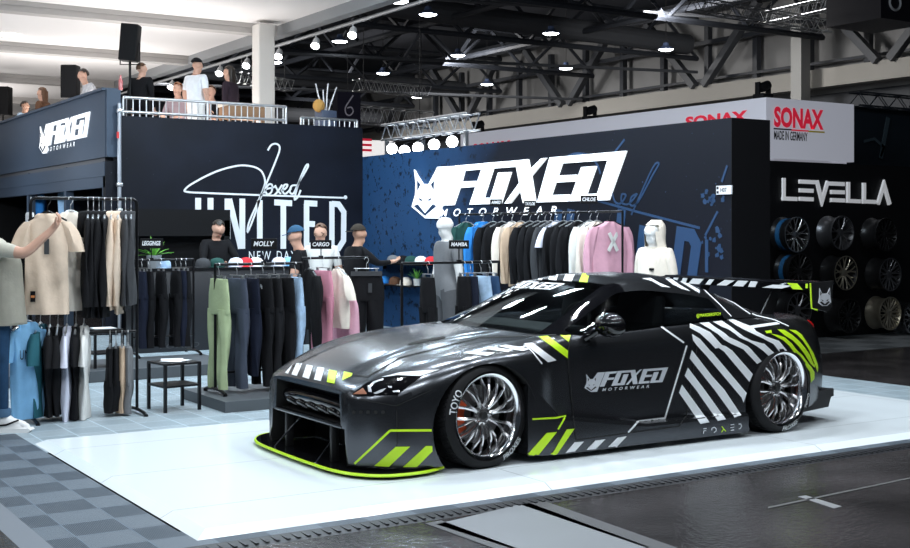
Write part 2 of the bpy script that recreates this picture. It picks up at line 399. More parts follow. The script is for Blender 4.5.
# neon-blue ghost print of the script on the back wall, and lettering: strokes on the wall plane
def wallX(px, py): p = on_x(px, py, XW); return (p.y, p.z)
def wallY(px, py, Y=19.0): p = on_y(px, py, Y); return (p.x, p.z)
fX = lambda u, v, w: (XW-w, u, v)
fY = lambda u, v, w: (u, 19.0-w, v)
m_ghost = mat('ghost_print_blue', (.011, .045, .115), .5)
zg = fr = None
def fr(x0, y0, k): return lambda *ps: [(x0+u/k, y0+v/k) for u, v in ps]
zg = fr(570, 130, 3.653)
bm = BM()
def wstroke(bm, pts, w, f, conv, a=.0, b=.006, sm=0):
    P = smooth_path(pts, sm) if sm else pts
    stroke(bm, [conv(*p) for p in P], w, a, b, f)
wstroke(bm, zg((90, 255), (250, 300), (475, 358)), .03, fX, wallX)
wstroke(bm, zg((155, 228), (165, 262), (185, 268), (205, 240), (190, 235), (190, 265), (215, 270), (245, 235), (225, 245), (222, 275), (250, 262), (300, 170), (325, 125), (305, 135), (245, 265), (225, 310)), .024, fX, wallX, sm=4)
wstroke(bm, zg((165, 80), (200, 35)), .03, fX, wallX)
wstroke(bm, zg((270, 350), (248, 545)), .16, fX, wallX)
wstroke(bm, zg((385, 540), (405, 378), (445, 385), (462, 420), (445, 545)), .16, fX, wallX)
wstroke(bm, zg((495, 385), (540, 298)), .03, fX, wallX); wstroke(bm, zg((555, 190), (575, 130)), .03, fX, wallX)
wstroke(bm, zg((500, 400), (500, 520)), .05, fX, wallX)
for x in (-40, 5, 190): wstroke(bm, zg((x, 290), (x-12, 420)), .16, fX, wallX)
wstroke(bm, zg((-60, 150), (0, 92), (60, 90), (95, 118), (112, 160)), .03, fX, wallX, sm=4)
random.seed(3)
for k in range(26):
    c = wallX(*zg((random.gauss(515, 28), random.gauss(240, 25)))[0]) if k < 14 else wallX(*zg((random.uniform(480, 570), random.uniform(350, 470)))[0])
    r = random.uniform(.01, .05); n = 9
    prism(bm, [(c[0]+r*random.uniform(.5, 1.2)*math.cos(2*PI*i/n), c[1]+r*random.uniform(.5, 1.2)*math.sin(2*PI*i/n)) for i in range(n)], 0, .004, fX)
o = struct('printed_script', bm, m_ghost, w_back); o['label'] = 'blue ghost print of script and block letters'
# ---------------------------------------------------------------- lettering on the walls
LOGO = {'head': [(-17.178, 2.628), (-17.073, 2.525), (-16.906, 2.387), (-16.722, 2.381), (-16.45, 2.643), (-15.969, 2.635), (-16.434, 1.826), (-16.824, 1.833), (-17.254, 2.026), (-17.144, 2.218), (-17.127, 2.411)],
 'F': [(-15.931, 2.64), (-15.177, 2.64), (-15.241, 2.551), (-15.669, 2.548), (-15.75, 2.386), (-15.341, 2.384), (-15.391, 2.295), (-15.806, 2.291), (-15.976, 2.03), (-16.284, 2.03)],
 'O': [(-15.145, 2.642), (-14.256, 2.642), (-14.305, 2.55), (-14.891, 2.552), (-15.142, 2.126), (-14.96, 2.122), (-14.761, 2.485), (-14.436, 2.482), (-14.693, 2.03), (-15.529, 2.03)],
 'X': [(-14.256, 2.642), (-14.019, 2.645), (-13.974, 2.494), (-13.707, 2.641), (-13.585, 2.643), (-13.94, 2.402), (-13.843, 2.03), (-14.14, 2.03), (-14.204, 2.209), (-14.452, 2.03), (-14.602, 2.03), (-14.233, 2.317), (-14.305, 2.55)],
 'E': [(-13.509, 2.644), (-11.902, 2.648), (-12.248, 2.031), (-12.521, 2.033), (-12.266, 2.548), (-13.233, 2.55), (-13.33, 2.388), (-12.91, 2.384), (-12.961, 2.295), (-13.38, 2.295), (-13.479, 2.125), (-13.067, 2.124), (-13.11, 2.031), (-13.799, 2.032)],
 'D': [(-12.811, 2.481), (-12.499, 2.482), (-12.708, 2.121), (-12.472, 2.122), (-12.521, 2.034), (-13.067, 2.033)]}
HOLES = [[(-17.073, 2.452), (-16.968, 2.38), (-17.06, 2.284)], [(-16.541, 2.43), (-16.642, 2.37), (-16.561, 2.283)], [(-17.018, 2.168), (-16.906, 2.131), (-16.927, 2.111), (-16.989, 2.129)], [(-16.621, 2.163), (-16.731, 2.128), (-16.702, 2.106), (-16.65, 2.122)], [(-17.178, 2.036), (-17.052, 2.062), (-16.824, 1.913), (-16.581, 2.057), (-16.473, 2.024), (-16.824, 1.871)]]
m_lit = mat('lit_letters', (.9, .92, .95), .4, emit=(.93, .97, 1.0), estr=.75)
m_print = mat('white_print', (.78, .80, .83), .5)
def foxed_sign(root, f, d0=.0, d1=.03, ml=m_lit, mh=m_navy):
    bm = BM(); prism(bm, LOGO['head'], d0, d1, f); obj('fox_emblem', bm, ml, root, 0)
    bm = BM()
    for q in HOLES: prism(bm, q, d1-.004, d1+.004, f)
    obj('fox_features', bm, mh, root, 0)
    for k in 'FOXED':
        bm = BM(); prism(bm, LOGO[k], d0, d1, f); obj('letter', bm, ml, root, 0)
    t = text_fit('MOTORWEAR', 3.02, .118, bold=.015, shear=.25, spacing=2.3); bm = BM()
    merge(bm, t, lambda co: f(-16.36+co.x, 1.857+co.y, d1)); obj('small_letters', bm, ml, root, 0)
sg = thing('wall_sign', 'large white illuminated fox logo sign on the navy back wall', 'sign', (XW, 14.5, 2.2))
foxed_sign(sg, lambda a, z, w: (-w-.002, -a-14.5, z-2.2), mh=mat('fox_detail_blue', (.012, .04, .10), .5))
# script and block lettering of the side wall
zu = fr(180, 135, 4.216)
wy_ = lambda px, py: wallY(px, py)
ut = thing('wall_lettering', 'white script and tall block letters painted across the dark gallery wall', 'lettering', (8.0, 19.0, 2.0))
def fU(u, v, w): return (u-8.0, -w-.001, v-2.0)
def ustroke(nm, strokes, w, sm=0, d=.006):
    bm = BM()
    for i, s in enumerate(strokes): wstroke(bm, zu(*s), w, fU, wy_, 0, d+.0015*i, sm)
    return obj(nm, bm, m_print, ut, 0)
W = .10
for s in ([(76, 265), (76, 440), (102, 470), (128, 440), (128, 265)],), ([(200, 440), (200, 268)], [(207, 270), (256, 478)], [(262, 480), (262, 268)],), ([(336, 275), (336, 440)],), ([(397, 284), (472, 288)], [(435, 286), (435, 480)]), ([(523, 287), (578, 290)], [(533, 290), (533, 470)], [(533, 374), (568, 376)], [(533, 465), (578, 468)]), ([(640, 490), (640, 280)], [(640, 290), (668, 292), (690, 325), (689, 445), (668, 478), (640, 479)],):
    ustroke('block_letter', s, W)
ustroke('script', [[(370, 65), (385, 42), (408, 38), (420, 60), (395, 130), (345, 250), (310, 350), (285, 408), (290, 370), (320, 300), (350, 230), (358, 190), (340, 150), (300, 132), (240, 130), (150, 155), (60, 200), (22, 228), (30, 240), (120, 245), (300, 252), (690, 265)],
  [(352, 245), (362, 225), (375, 208), (388, 212), (385, 240), (368, 250), (360, 230), (390, 222), (405, 215)], [(400, 212), (412, 235), (425, 248)], [(430, 210), (410, 240), (395, 255)], [(425, 235), (445, 225), (452, 210), (438, 212), (432, 238), (445, 248), (468, 225)], [(490, 212), (470, 215), (462, 240), (478, 246), (500, 200), (538, 135), (530, 130), (500, 200), (482, 268), (495, 262), (508, 232)]], .03, 4)
bm = BM(); c = wy_(*zu((697, 263))[0]); prism(bm, [(c[0]+.035*math.cos(2*PI*i/12), c[1]+.035*math.sin(2*PI*i/12)) for i in range(12)], 0, .006, fU); obj('script_dot', bm, m_print, ut, 0)
a = wy_(*zu((290, 528))[0]); b_ = wy_(*zu((487, 488))[0])
t = text_fit('NEW DAY', b_[0]-a[0], b_[1]-a[1], spacing=1.35); bm = BM(); merge(bm, t, lambda co: fU(a[0]+co.x, a[1]+co.y, .006)); obj('small_letters', bm, m_print, ut, 0)
# recessed black display niche in front of the side wall
bm = BM(); XR = wallY(229, 200, 18.6)[0]
box(bm, ((5.9+XR)/2, 18.75, 1.76), (XR-5.9, .40, .42)); box(bm, (5.95, 18.75, .9), (.1, .4, 1.8)); box(bm, (XR-.05, 18.75, .9), (.1, .4, 1.8)); box(bm, ((5.9+XR)/2, 18.93, .9), (XR-5.9, .04, 1.8))
struct('wall_niche', bm, m_blackwall, label='black framed niche against the gallery wall')
# ---------------------------------------------------------------- gallery above the shop: fascia, deck, posts
bm = BM(); box(bm, (5.70, 23.5, 3.31), (.12, 9.0, 1.05)); box(bm, (5.76, 18.98, 3.31), (.22, .06, 1.05)); box(bm, (5.72, 23.5, 3.845), (.26, 9.0, .04)); struct('wall_gallery', bm, m_fascia, label='slate blue gallery front with logo')
bm = BM(); box(bm, (7.9, 24.65, 2.80), (4.4, 10.9, .16)); struct('floor_gallery', bm, mat('gallery_deck', (.10, .10, .11), .6), label='gallery deck over the shop')
bm = BM()
for y in (19.1, 21.35, 24.0): box(bm, (5.71, y, 1.36), (.13, .13, 2.72))
box(bm, (5.70, 23.5, 2.60), (.14, 9.0, .22)); box(bm, (5.70, 23.5, 2.42), (.12, 9.0, .22))
struct('beam_gallery', bm, m_fascia, label='slate posts and lintel under the gallery')
bm = BM(); box(bm, (6.6, 23.6, 1.35), (.06, 8.7, 2.7)); box(bm, (8.0, 27.9, 1.35), (4.4, .06, 2.7)); struct('wall_under_gallery', bm, m_blackwall, label='black wall inside the gallery bays')
bm = BM(); box(bm, (5.79, 19.04, 1.36), (.30, .14, 2.72)); struct('pillar_corner', bm, m_navy, label='navy corner pier under the gallery')
gs = thing('fascia_sign', 'small white fox logo sign on the slate gallery front', 'sign', (5.64, 21, 3.3))
_p = on_x(41, 131, 5.64); _q = on_x(90.8, 111.6, 5.64)      # emblem tip and last letter's upper corner
_k = (_p.y-_q.y)/(17.178-11.902); _kz = 1.0*_k
foxed_sign(gs, lambda a, z, w: (-w-.002, (_q.y-(a+11.902)*_k)-21, _q.z+(z-2.648)*_k*1.06-3.3), d1=.02)
# canopy: white ceiling with grey beams, open to the hall on one side
m_ceil = mat('canopy_white', (.80, .775, .76), .7)
m_beam = mat('canopy_beam', (.42, .40, .385), .6)
CZ = 5.62
bm = BM(); box(bm, ((-14+9.95)/2, 37.0, CZ+.06), (23.95, 42.0, .12)); struct('ceiling_canopy', bm, m_ceil, label='white fabric canopy over the shop')
for y in (22.1, 27.0, 32.6, 38.0, 44.0, 50.0):
    bm = BM(); box(bm, ((-14+9.9)/2, y, CZ-.09), (23.9, .30, .20))
    for dy in (-.17, .17): box(bm, ((-14+9.9)/2, y+dy, CZ-.03), (23.9, .03, .10))
    struct('beam_canopy', bm, m_beam, label='grey canopy beam')
bm = BM(); box(bm, (9.98, 37.0, CZ-.02), (.22, 42.0, .36)); box(bm, (10.10, 37.0, CZ-.14), (.06, 42, .08)); struct('beam_edge', bm, mat('canopy_edge_grey', (.26, .27, .28), .5), label='grey edge beam of the canopy')
bm = BM(); tube(bm, [(10.12, 16.2, CZ-.30), (10.12, 37.5, CZ-.30)], .035, 8); struct('rail_spotlights', bm, mat('steel_pipe', (.45, .46, .47), .4, .8), label='lighting pipe below the canopy edge')
bm = BM(); cx = on_y(263.5, 60, 21.6); box(bm, (cx.x, 21.6, 4.1), (.34, .34, 2.9), bev=.03); struct('column_canopy', bm, mat('column_cream', (.62, .60, .57), .6), label='cream column carrying the canopy')
# ---------------------------------------------------------------- exhibition hall
m_hw = mat('hall_wall_panels', (.25, .25, .25), .6); noisy(m_hw, .4, .15)
m_steel = mat('hall_steel_dark', (.03, .034, .043), .5)
m_steel2 = mat('hall_steel_grey', (.075, .08, .09), .55)
m_conc = mat('hall_girder_pale', (.36, .345, .315), .65)
m_roofd = mat('hall_roof_dark', (.07, .075, .09), .7)
XH = 33.0
bm = BM(); box(bm, (XH+1.0, 40, 8.5), (.2, 90, 4.2)); struct('wall_far', bm, m_hw, label='pale upper wall panels of the hall')
bm = BM(); box(bm, (XH+1.05, 40, 3.2), (.2, 90, 6.4)); struct('wall_lower', bm, mat('hall_wall_low', (.05, .055, .065), .6), label='dark lower wall of the hall')
bm = BM(); box(bm, (16, 78, 6), (70, .3, 12)); struct('wall_end_hall', bm, mat('hall_end', (.06, .06, .065), .7), label='end wall of the hall')
bm = BM(); box(bm, (12, 32, 11.2), (60, 95, .2)); struct('ceiling_hall', bm, m_roofd, label='dark hall roof')
bm = BM(); box(bm, (XH, 40, 6.80), (.5, 90, .62)); struct('beam_girder', bm, m_conc, label='pale girder along the hall wall')
bm = BM(); box(bm, (XH, 40, 8.75), (.25, 90, .16)); struct('beam_rail', bm, m_steel, label='dark rail on the hall wall')
bm = BM(); box(bm, (XH+.4, 40, 7.42), (.15, 90, .10)); struct('beam_ledge', bm, m_steel, label='thin ledge above the girder')
bm = BM(); box(bm, (XH-.2, 40, 10.1), (.6, 90, .5)); struct('beam_chord', bm, m_steel, label='upper chord of the wall truss')
for k in range(-2, 16):
    y = 49.45-k*2.5
    bm = BM(); box(bm, (XH+.5, y, 8.3), (.22, .22, 2.6)); struct('column_post', bm, m_steel, label='dark wall post')
for yb in (58.8, 50.5, 42.35, 34.1, 25.7, 17.3):
    for s in (-1, 1):
        bm = BM(); a = Vector((XH-.3, yb+s*.25, 7.1)); c = Vector((XH-.3, yb+s*3.0, 9.85)); d = (c-a); ang = math.atan2(d.z, d.y)
        box(bm, (a+c)/2, (.28, d.length, .26), rot=Matrix.Rotation(ang, 3, 'X').to_euler()); struct('beam_diagonal', bm, m_steel2, label='grey truss diagonal')
bm = BM(); c_ = on_x(800.5, 70, 31.9); box(bm, (31.9, c_.y, 5.0), (.45, .45, 10)); struct('column_hall', bm, mat('hall_column', (.33, .33, .32), .6), label='grey hall column')
# roof trusses: lattice girders across and along the hall
def lattice(bm, a, b, h, n, r=.05, w=0):
    a, b = Vector(a), Vector(b); up = Vector((0, 0, h))
    for q in (a, a+up): tube(bm, [q, q+(b-a)], r, 6)
    for i in range(n):
        p = a+(b-a)*(i/n); q = a+(b-a)*((i+.5)/n); s = a+(b-a)*((i+1)/n)
        tube(bm, [p, q+up], r*.7, 5); tube(bm, [q+up, s], r*.7, 5)
for x in (14.5, 21.4, 26.8):
    bm = BM(); lattice(bm, (x, 12, 8.6), (x, 77, 8.6), 1.7, 13, .11); struct('beam_roof_truss', bm, m_steel, label='dark roof truss')
for y in (28, 34, 40.2, 47, 55, 63, 71):
    bm = BM(); lattice(bm, (8, y, 8.1), (32.5, y, 8.1), 1.5, 7, .10); struct('beam_cross_truss', bm, m_steel, label='dark cross truss of the roof')
for (a, b) in (((13, 34, 8.9), (32, 34, 8.6)), ((9, 48, 8.2), (31, 48, 8.2)), ((9, 56, 7.4), (31, 56, 7.4))):
    bm = BM(); tube(bm, [a, b], .38, 16); struct('duct', bm, m_steel2, label='grey air duct under the hall roof')
bm = BM()
for z, y in ((7.6, 40), (8.4, 33), (7.2, 47)):
    tube(bm, [(9, y, z), (32.5, y-6, z)], .06, 6)
struct('trim_pipes', bm, m_steel2, label='pipes under the hall roof')
# ================================================================ the car
CAR = (4.585, 7.77, .045)
car = thing('sports_car', 'low matte grey wide-body sports car with white and lime stripes on the white platform', 'car', CAR)
m_body = mat('car_wrap', (.095, .099, .109), .24, .92, .5, coat=.1)
nt, b = nodes(m_body); b.inputs['Coat Roughness'].default_value = .12
m_gloss = mat('gloss_black', (.004, .004, .005), .05, 0, .5)
m_black = mat('trim_black', (.012, .012, .013), .45)
m_void = mat('dark_interior', (.004, .004, .004), .8)
m_white = mat('decal_white', (.78, .80, .82), .35)
m_lime = mat('decal_lime', (.55, .85, .02), .35)
m_rubber = mat('tyre_rubber', (.006, .006, .007), .7, 0, .25)
m_chrome = mat('polished_rim', (.82, .82, .84), .12, 1.)
m_spoke = mat('brushed_spokes', (.62, .60, .60), .25, 1.)
m_brake = mat('brake_caliper', (.75, .10, .02), .4)
m_disc = mat('brake_disc', (.22, .21, .21), .4, 1.)
def glass(name, tint, alpha_face, refl=1.):
    m = bpy.data.materials.new(name); m.use_nodes = True; MATS[name] = m
    nt = m.node_tree; out = nt.nodes['Material Output']; nt.nodes.remove(nt.nodes['Principled BSDF'])
    t = N(nt, 'ShaderNodeBsdfTransparent'); t.inputs[0].default_value = (*tint, 1)
    g = N(nt, 'ShaderNodeBsdfGlossy'); g.inputs['Roughness'].default_value = .03; g.inputs['Color'].default_value = (refl, refl, refl, 1)
    f = N(nt, 'ShaderNodeFresnel'); f.inputs['IOR'].default_value = 1.55
    mx = N(nt, 'ShaderNodeMixShader'); nt.links.new(f.outputs[0], mx.inputs[0]); nt.links.new(t.outputs[0], mx.inputs[1]); nt.links.new(g.outputs[0], mx.inputs[2])
    nt.links.new(mx.outputs[0], out.inputs[0]); return m
m_ws = glass('windshield_glass', (.74, .80, .80), 1)
m_sg = glass('side_glass', (.42, .45, .46), 1)
def half(*p): return list(p)
ST = [  # x, ten (y,z) control points from the centreline over the shoulder down to the sill
 (-.865, [(0, .545), (.28, .545), (.47, .535), (.56, .52), (.60, .505), (.625, .475), (.635, .40), (.64, .28), (.635, .16), (.63, .045)]),
 (-.82, [(0, .585), (.28, .583), (.48, .57), (.60, .55), (.66, .53), (.70, .49), (.715, .41), (.72, .29), (.715, .16), (.71, .045)]),
 (-.72, [(0, 0.640), (.34, 0.637), (.44, 0.614), (.63, .598), (.72, .57), (.79, .52), (.815, .43), (.82, .3), (.815, .16), (.81, .045)]),
 (-.55, [(0, 0.710), (.34, 0.707), (.44, 0.684), (.64, .67), (.76, .645), (.86, .59), (.905, .48), (.91, .3), (.905, .16), (.90, .045)]),
 (-.36, [(0, 0.770), (.34, 0.767), (.44, 0.744), (.66, .73), (.79, .715), (.91, .665), (.965, .56), (.97, .34), (.965, .17), (.96, .05)]),
 (-.1, [(0, 0.822), (.34, 0.819), (.44, 0.796), (.66, .778), (.80, .775), (.93, .74), (.995, .66), (1.0, .42), (.995, .18), (.99, .05)]),
 (.2, [(0, 0.857), (.34, 0.854), (.44, 0.831), (.66, .815), (.80, .812), (.93, .77), (.995, .68), (1.0, .42), (.995, .18), (.99, .05)]),
 (.42, [(0, 0.873), (.34, 0.870), (.44, 0.847), (.67, .832), (.80, .828), (.915, .778), (.98, .68), (.985, .42), (.98, .18), (.975, .05)]),
 (.60, [(0, .875), (.28, .872), (.48, .862), (.68, .843), (.80, .84), (.885, .785), (.915, .69), (.92, .45), (.93, .2), (.93, .05)]),
 (.80, [(0, .87), (.28, .868), (.50, .862), (.70, .852), (.81, .848), (.868, .80), (.895, .70), (.885, .48), (.885, .22), (.88, .05)]),
 (1.4, [(0, .86), (.28, .86), (.50, .86), (.72, .862), (.82, .868), (.875, .81), (.90, .71), (.885, .48), (.885, .22), (.88, .05)]),
 (1.9, [(0, .88), (.28, .88), (.50, .88), (.72, .882), (.825, .886), (.88, .83), (.91, .72), (.90, .48), (.895, .22), (.89, .05)]),
 (2.2, [(0, .93), (.28, .925), (.50, .91), (.72, .90), (.83, .90), (.905, .835), (.955, .72), (.965, .46), (.96, .22), (.95, .05)]),
 (2.5, [(0, .915), (.28, .915), (.50, .91), (.71, .905), (.83, .90), (.945, .83), (1.01, .71), (1.02, .45), (1.015, .22), (1.0, .05)]),
 (2.784, [(0, .905), (.28, .905), (.50, .90), (.71, .897), (.83, .888), (.955, .82), (1.02, .69), (1.03, .45), (1.025, .24), (1.01, .08)]),
 (3.05, [(0, .895), (.28, .895), (.50, .89), (.70, .883), (.80, .862), (.905, .79), (.98, .65), (.99, .45), (.985, .28), (.97, .14)]),
 (3.28, [(0, .89), (.28, .89), (.50, .885), (.66, .868), (.75, .83), (.84, .745), (.91, .60), (.92, .45), (.91, .30), (.90, .18)]),
 (3.48, [(0, .885), (.28, .885), (.50, .875), (.62, .845), (.69, .80), (.755, .71), (.80, .57), (.815, .44), (.81, .32), (.80, .22)]),
 (3.60, [(0, .865), (.28, .86), (.48, .85), (.56, .82), (.61, .78), (.65, .70), (.68, .57), (.69, .45), (.685, .34), (.68, .26)]),
]
def car_grid(st, step, sub):
    xs = [s[0] for s in st]; npt = len(st[0][1])
    n = max(2, int((xs[-1]-xs[0])/step)); xq = sorted(set(list(np.linspace(xs[0], xs[-1], n))))
    Y = np.array([pchip(xs, [s[1][k][0] for s in st], xq) for k in range(npt)]).T
    Z = np.array([pchip(xs, [s[1][k][1] for s in st], xq) for k in range(npt)]).T
    kk = np.arange(npt); kq = np.linspace(0, npt-1, (npt-1)*sub+1)
    rows = []
    for i, x in enumerate(xq):
        d = np.r_[0, np.cumsum(np.hypot(np.diff(Y[i]), np.diff(Z[i])))]
        # round the shoulder: centripetal-ish spline through the control points
        P = smooth_path(list(zip(Y[i], Z[i])), sub)
        rows.append([(x, p[0], p[1]) for p in P])
    return rows
def solid_from_rows(rows):
    bm = BM(); n = len(rows[0]); R = []
    for r in rows:
        right = [bm.verts.new((x, -y, z)) for x, y, z in r]
        left = [right[0]] + [bm.verts.new((x, y, z)) for x, y, z in r[1:]]
        R.append(list(reversed(left[1:])) + right)
    m = len(R[0])
    for i in range(len(R)-1):
        for k in range(m): bm.faces.new((R[i][k], R[i+1][k], R[i+1][(k+1) % m], R[i][(k+1) % m]))
    for q in (R[0], R[-1]): bm.faces.new(q)
    bmesh.ops.recalc_face_normals(bm, faces=bm.faces[:])
    return bm
def to_obj_raw(name, bm, ms):
    me = bpy.data.meshes.new(name); bm.to_mesh(me); bm.free()
    for x in ms: me.materials.append(x)
    o = bpy.data.objects.new(name, me); COL.objects.link(o); return o
def carve(o, cutters):
    for c in cutters:
        md = o.modifiers.new('cut', 'BOOLEAN'); md.operation = 'DIFFERENCE'; md.solver = 'EXACT'; md.object = c
        dg = bpy.context.evaluated_depsgraph_get(); dg.update()
        me = bpy.data.meshes.new_from_object(o.evaluated_get(dg))
        o.modifiers.clear(); old = o.data; o.data = me; bpy.data.meshes.remove(old)
        bpy.data.objects.remove(c)
rows = car_grid(ST, .04, 4)
raw = to_obj_raw('body', solid_from_rows(rows), [m_body, m_void])
cut = []
for s in (-1, 1):
    for (x, z, R, yin) in ((0.0, .29, .415, .60), (2.784, .25, .395, .62)):
        bm = BM(); cyl(bm, (x, s*yin, z), (x, s*1.3, z), R, 48, mi=1)
        bmesh.ops.recalc_face_normals(bm, faces=bm.faces[:])
        cut.append(to_obj_raw('cutter', bm, [m_body, m_void]))
for poly, d in (([(-.50, .51), (.50, .51), (.52, .30), (-.52, .30)], .30), ([(-.575, .285), (.575, .285), (.60, .03), (-.60, .03)], .35)):
    bm = BM(); prism(bm, poly, -1.2, -.86+d, lambda u, v, w: (w, u, v), mi=1)
    bmesh.ops.recalc_face_normals(bm, faces=bm.faces[:])
    cut.append(to_obj_raw('cutter', bm, [m_body, m_void]))
carve(raw, cut)
bmb = BM(); bmb.from_mesh(raw.data); bpy.data.objects.remove(raw)

# greenhouse: rows along the car, columns centre > roof rail > belt
GH = [  # centre (x,z) ; mid (x,y,z) ; rail (x,y,z) ; belt (x,y,z)
 ((.48, .866), (.53, .38, .866), (.72, .765, .852), (.76, .81, .845)),
 ((.78, .998), (.82, .36, .988), (.97, .695, .960), (1.00, .84, .852)),
 ((1.10, 1.120), (1.13, .33, 1.112), (1.22, .625, 1.088), (1.25, .845, .862)),
 ((1.36, 1.200), (1.385, .30, 1.194), (1.43, .570, 1.175), (1.45, .845, .868)),
 ((1.62, 1.243), (1.63, .29, 1.238), (1.66, .555, 1.188), (1.66, .84, .875)),
 ((1.95, 1.245), (1.95, .29, 1.238), (1.95, .565, 1.158), (1.95, .845, .886)),
 ((2.25, 1.215), (2.25, .29, 1.205), (2.22, .58, 1.112), (2.22, .845, .905)),
 ((2.50, 1.165), (2.48, .30, 1.15), (2.42, .60, 1.066), (2.38, .845, .905)),
 ((2.80, 1.055), (2.77, .32, 1.045), (2.68, .635, .985), (2.62, .82, .905)),
 ((3.12, .905), (3.08, .36, .90), (2.98, .66, .893), (2.92, .76, .885)),
]
def gh_rows(sub_along=6):
    C = [np.array([(g[0][0], 0, g[0][1]) for g in GH]), np.array([g[1] for g in GH]), np.array([g[2] for g in GH]), np.array([g[3] for g in GH])]
    t = np.arange(len(GH)); tq = np.linspace(0, len(GH)-1, (len(GH)-1)*sub_along+1)
    D = [np.array([pchip(t, c[:, k], tq) for k in range(3)]).T for c in C]
    out = []
    for i in range(len(tq)):
        c, m, r, be = [d[i] for d in D]
        row = []
        for j in range(9):                        # centre to rail, parabola-like through mid
            s = j/8; L0 = (s-.53)*(s-1)/(.53); L1 = s*(s-1)/(.53*(.53-1)); L2 = s*(s-.53)/(1*(1-.53))
            row.append(c*L0+m*L1+r*L2)
        for j in range(1, 7):                     # rail to belt, slight tumblehome curve
            s = j/6; p = r*(1-s)+be*s; p = p + np.array((0, .018*math.sin(PI*s), 0)); row.append(p)
        out.append(row)
    return out
gr = gh_rows()
NG = 6
def side_window_mask(t, j):       # t station parameter (0..9), j column past the rail (1..6)
    return True
m_roof = m_body
parts_g = {'roof': BM(), 'windshield': BM(), 'rear_window': BM(), 'window_near': BM(), 'window_far': BM(), 'quarter_near': BM(), 'quarter_far': BM(), 'pillar_near': BM(), 'pillar_far': BM()}
def put(bmx, quad, sgn):
    q = [Vector((p[0], p[1]*sgn, p[2])) for p in quad]
    if sgn < 0: q.reverse()
    bmx.faces.new([bmx.verts.new(p) for p in q])
for i in range(len(gr)-1):
    tm = (i+.5)/NG
    for j in range(14):
        quad = (gr[i][j], gr[i][j+1], gr[i+1][j+1], gr[i+1][j])
        for s in (-1, 1):
            if j < 8:
                if tm < 3 and j < 7: k = 'windshield'
                elif tm < 3.3 and j >= 7: k = 'pillar_near' if s < 0 else 'pillar_far'
                elif tm > 6.7 and j < 6: k = 'rear_window'
                else: k = 'roof'
            else:
                jj = j-8   # 0..5
                if 0.35 < tm < 6.7 and jj >= 1: k = 'window_near' if s < 0 else 'window_far'
                elif tm <= 3.3: k = 'pillar_near' if s < 0 else 'pillar_far'
                elif 6.7 < tm < 7.6 and 1 <= jj <= 4: k = 'roof'
                else: k = 'roof' if (tm > 6.7 or jj == 0) else ('pillar_near' if s < 0 else 'pillar_far')
            put(parts_g[k], quad, s)
gh_all = BM()
for k, bmx in parts_g.items():
    bmesh.ops.remove_doubles(bmx, verts=bmx.verts[:], dist=1e-4)
    t = bmx.copy(); merge(gh_all, t)
# side skirts, part of the surface that decals cling to
SK = BM()
def skirt(bm, s):
    prof = [(.33, .985, .06), (.45, .99, .045), (.60, 1.0, .04), (1.4, 1.0, .04), (2.1, 1.01, .04), (2.40, 1.025, .04)]
    tops = [.60, .46, .30, .185, .185, .185]
    ins = [.97, .965, .93, .90, .91, .98]
    R = []
    for (x, y, z), zt, yi in zip(prof, tops, ins):
        R.append([bm.verts.new((x+dx, s*yy, zz)) for yy, zz, dx in ((y, z, 0), (y, zt-.02, 0), (y-.012, zt, 0), (yi-.1, zt, 0), (yi-.1, z, 0))])
    for i in range(len(R)-1):
        for k in range(5): bm.faces.new((R[i][k], R[i][(k+1) % 5], R[i+1][(k+1) % 5], R[i+1][k]))
    bm.faces.new(R[0]); bm.faces.new(R[-1])
SK2 = BM(); skirt(SK, -1); skirt(SK2, 1); bmesh.ops.recalc_face_normals(SK2, faces=SK2.faces[:]); bmesh.ops.recalc_face_normals(SK, faces=SK.faces[:])
# everything the stripes and letters cling to
cling = BM()
for src in (bmb, gh_all, SK): merge(cling, src.copy())
bmesh.ops.triangulate(cling, faces=cling.faces[:])
CLING = BVHTree.FromBMesh(cling); cling.free(); gh_all.free()
CARO = Vector((0, 0, CAMZ)) - Vector(CAR)
def hit(px, py):
    d = ray(px, py).normalized(); return CLING.ray_cast(CARO, d)
def decal_bm(polys, off=.004, maxlen=.05):
    """outlines traced on the car -> patches that lie on its skin"""
    bm = BM()
    for poly in polys:
        t = BM(); t.faces.new([t.verts.new((x, y, 0)) for x, y in poly]); t.normal_update()
        bmesh.ops.triangulate(t, faces=t.faces[:])
        for it in range(7):
            es = [e for e in t.edges if e.calc_length() > 3.2]
            if not es: break
            bmesh.ops.subdivide_edges(t, edges=es, cuts=1, use_grid_fill=False); bmesh.ops.triangulate(t, faces=t.faces[:])
        mp = {}
        for v in t.verts:
            p, n, i, dist = hit(v.co.x, v.co.y)
            if p is None: continue
            d = ray(v.co.x, v.co.y).normalized()
            if n.dot(d) > 0: n = -n
            mp[v] = bm.verts.new(p + n*off)
        for f in t.faces:
            if all(v in mp for v in f.verts):
                q = [mp[v] for v in f.verts]
                if max((q[i].co-q[i-1].co).length for i in range(3)) < .22: bm.faces.new(q)
        t.free()
    return bm
def line_polys(lines):
    out = []
    for pts, w in lines:
        for i in range(len(pts)-1): out.append(ribbon_outline([pts[i], pts[i+1]], w))
    return out
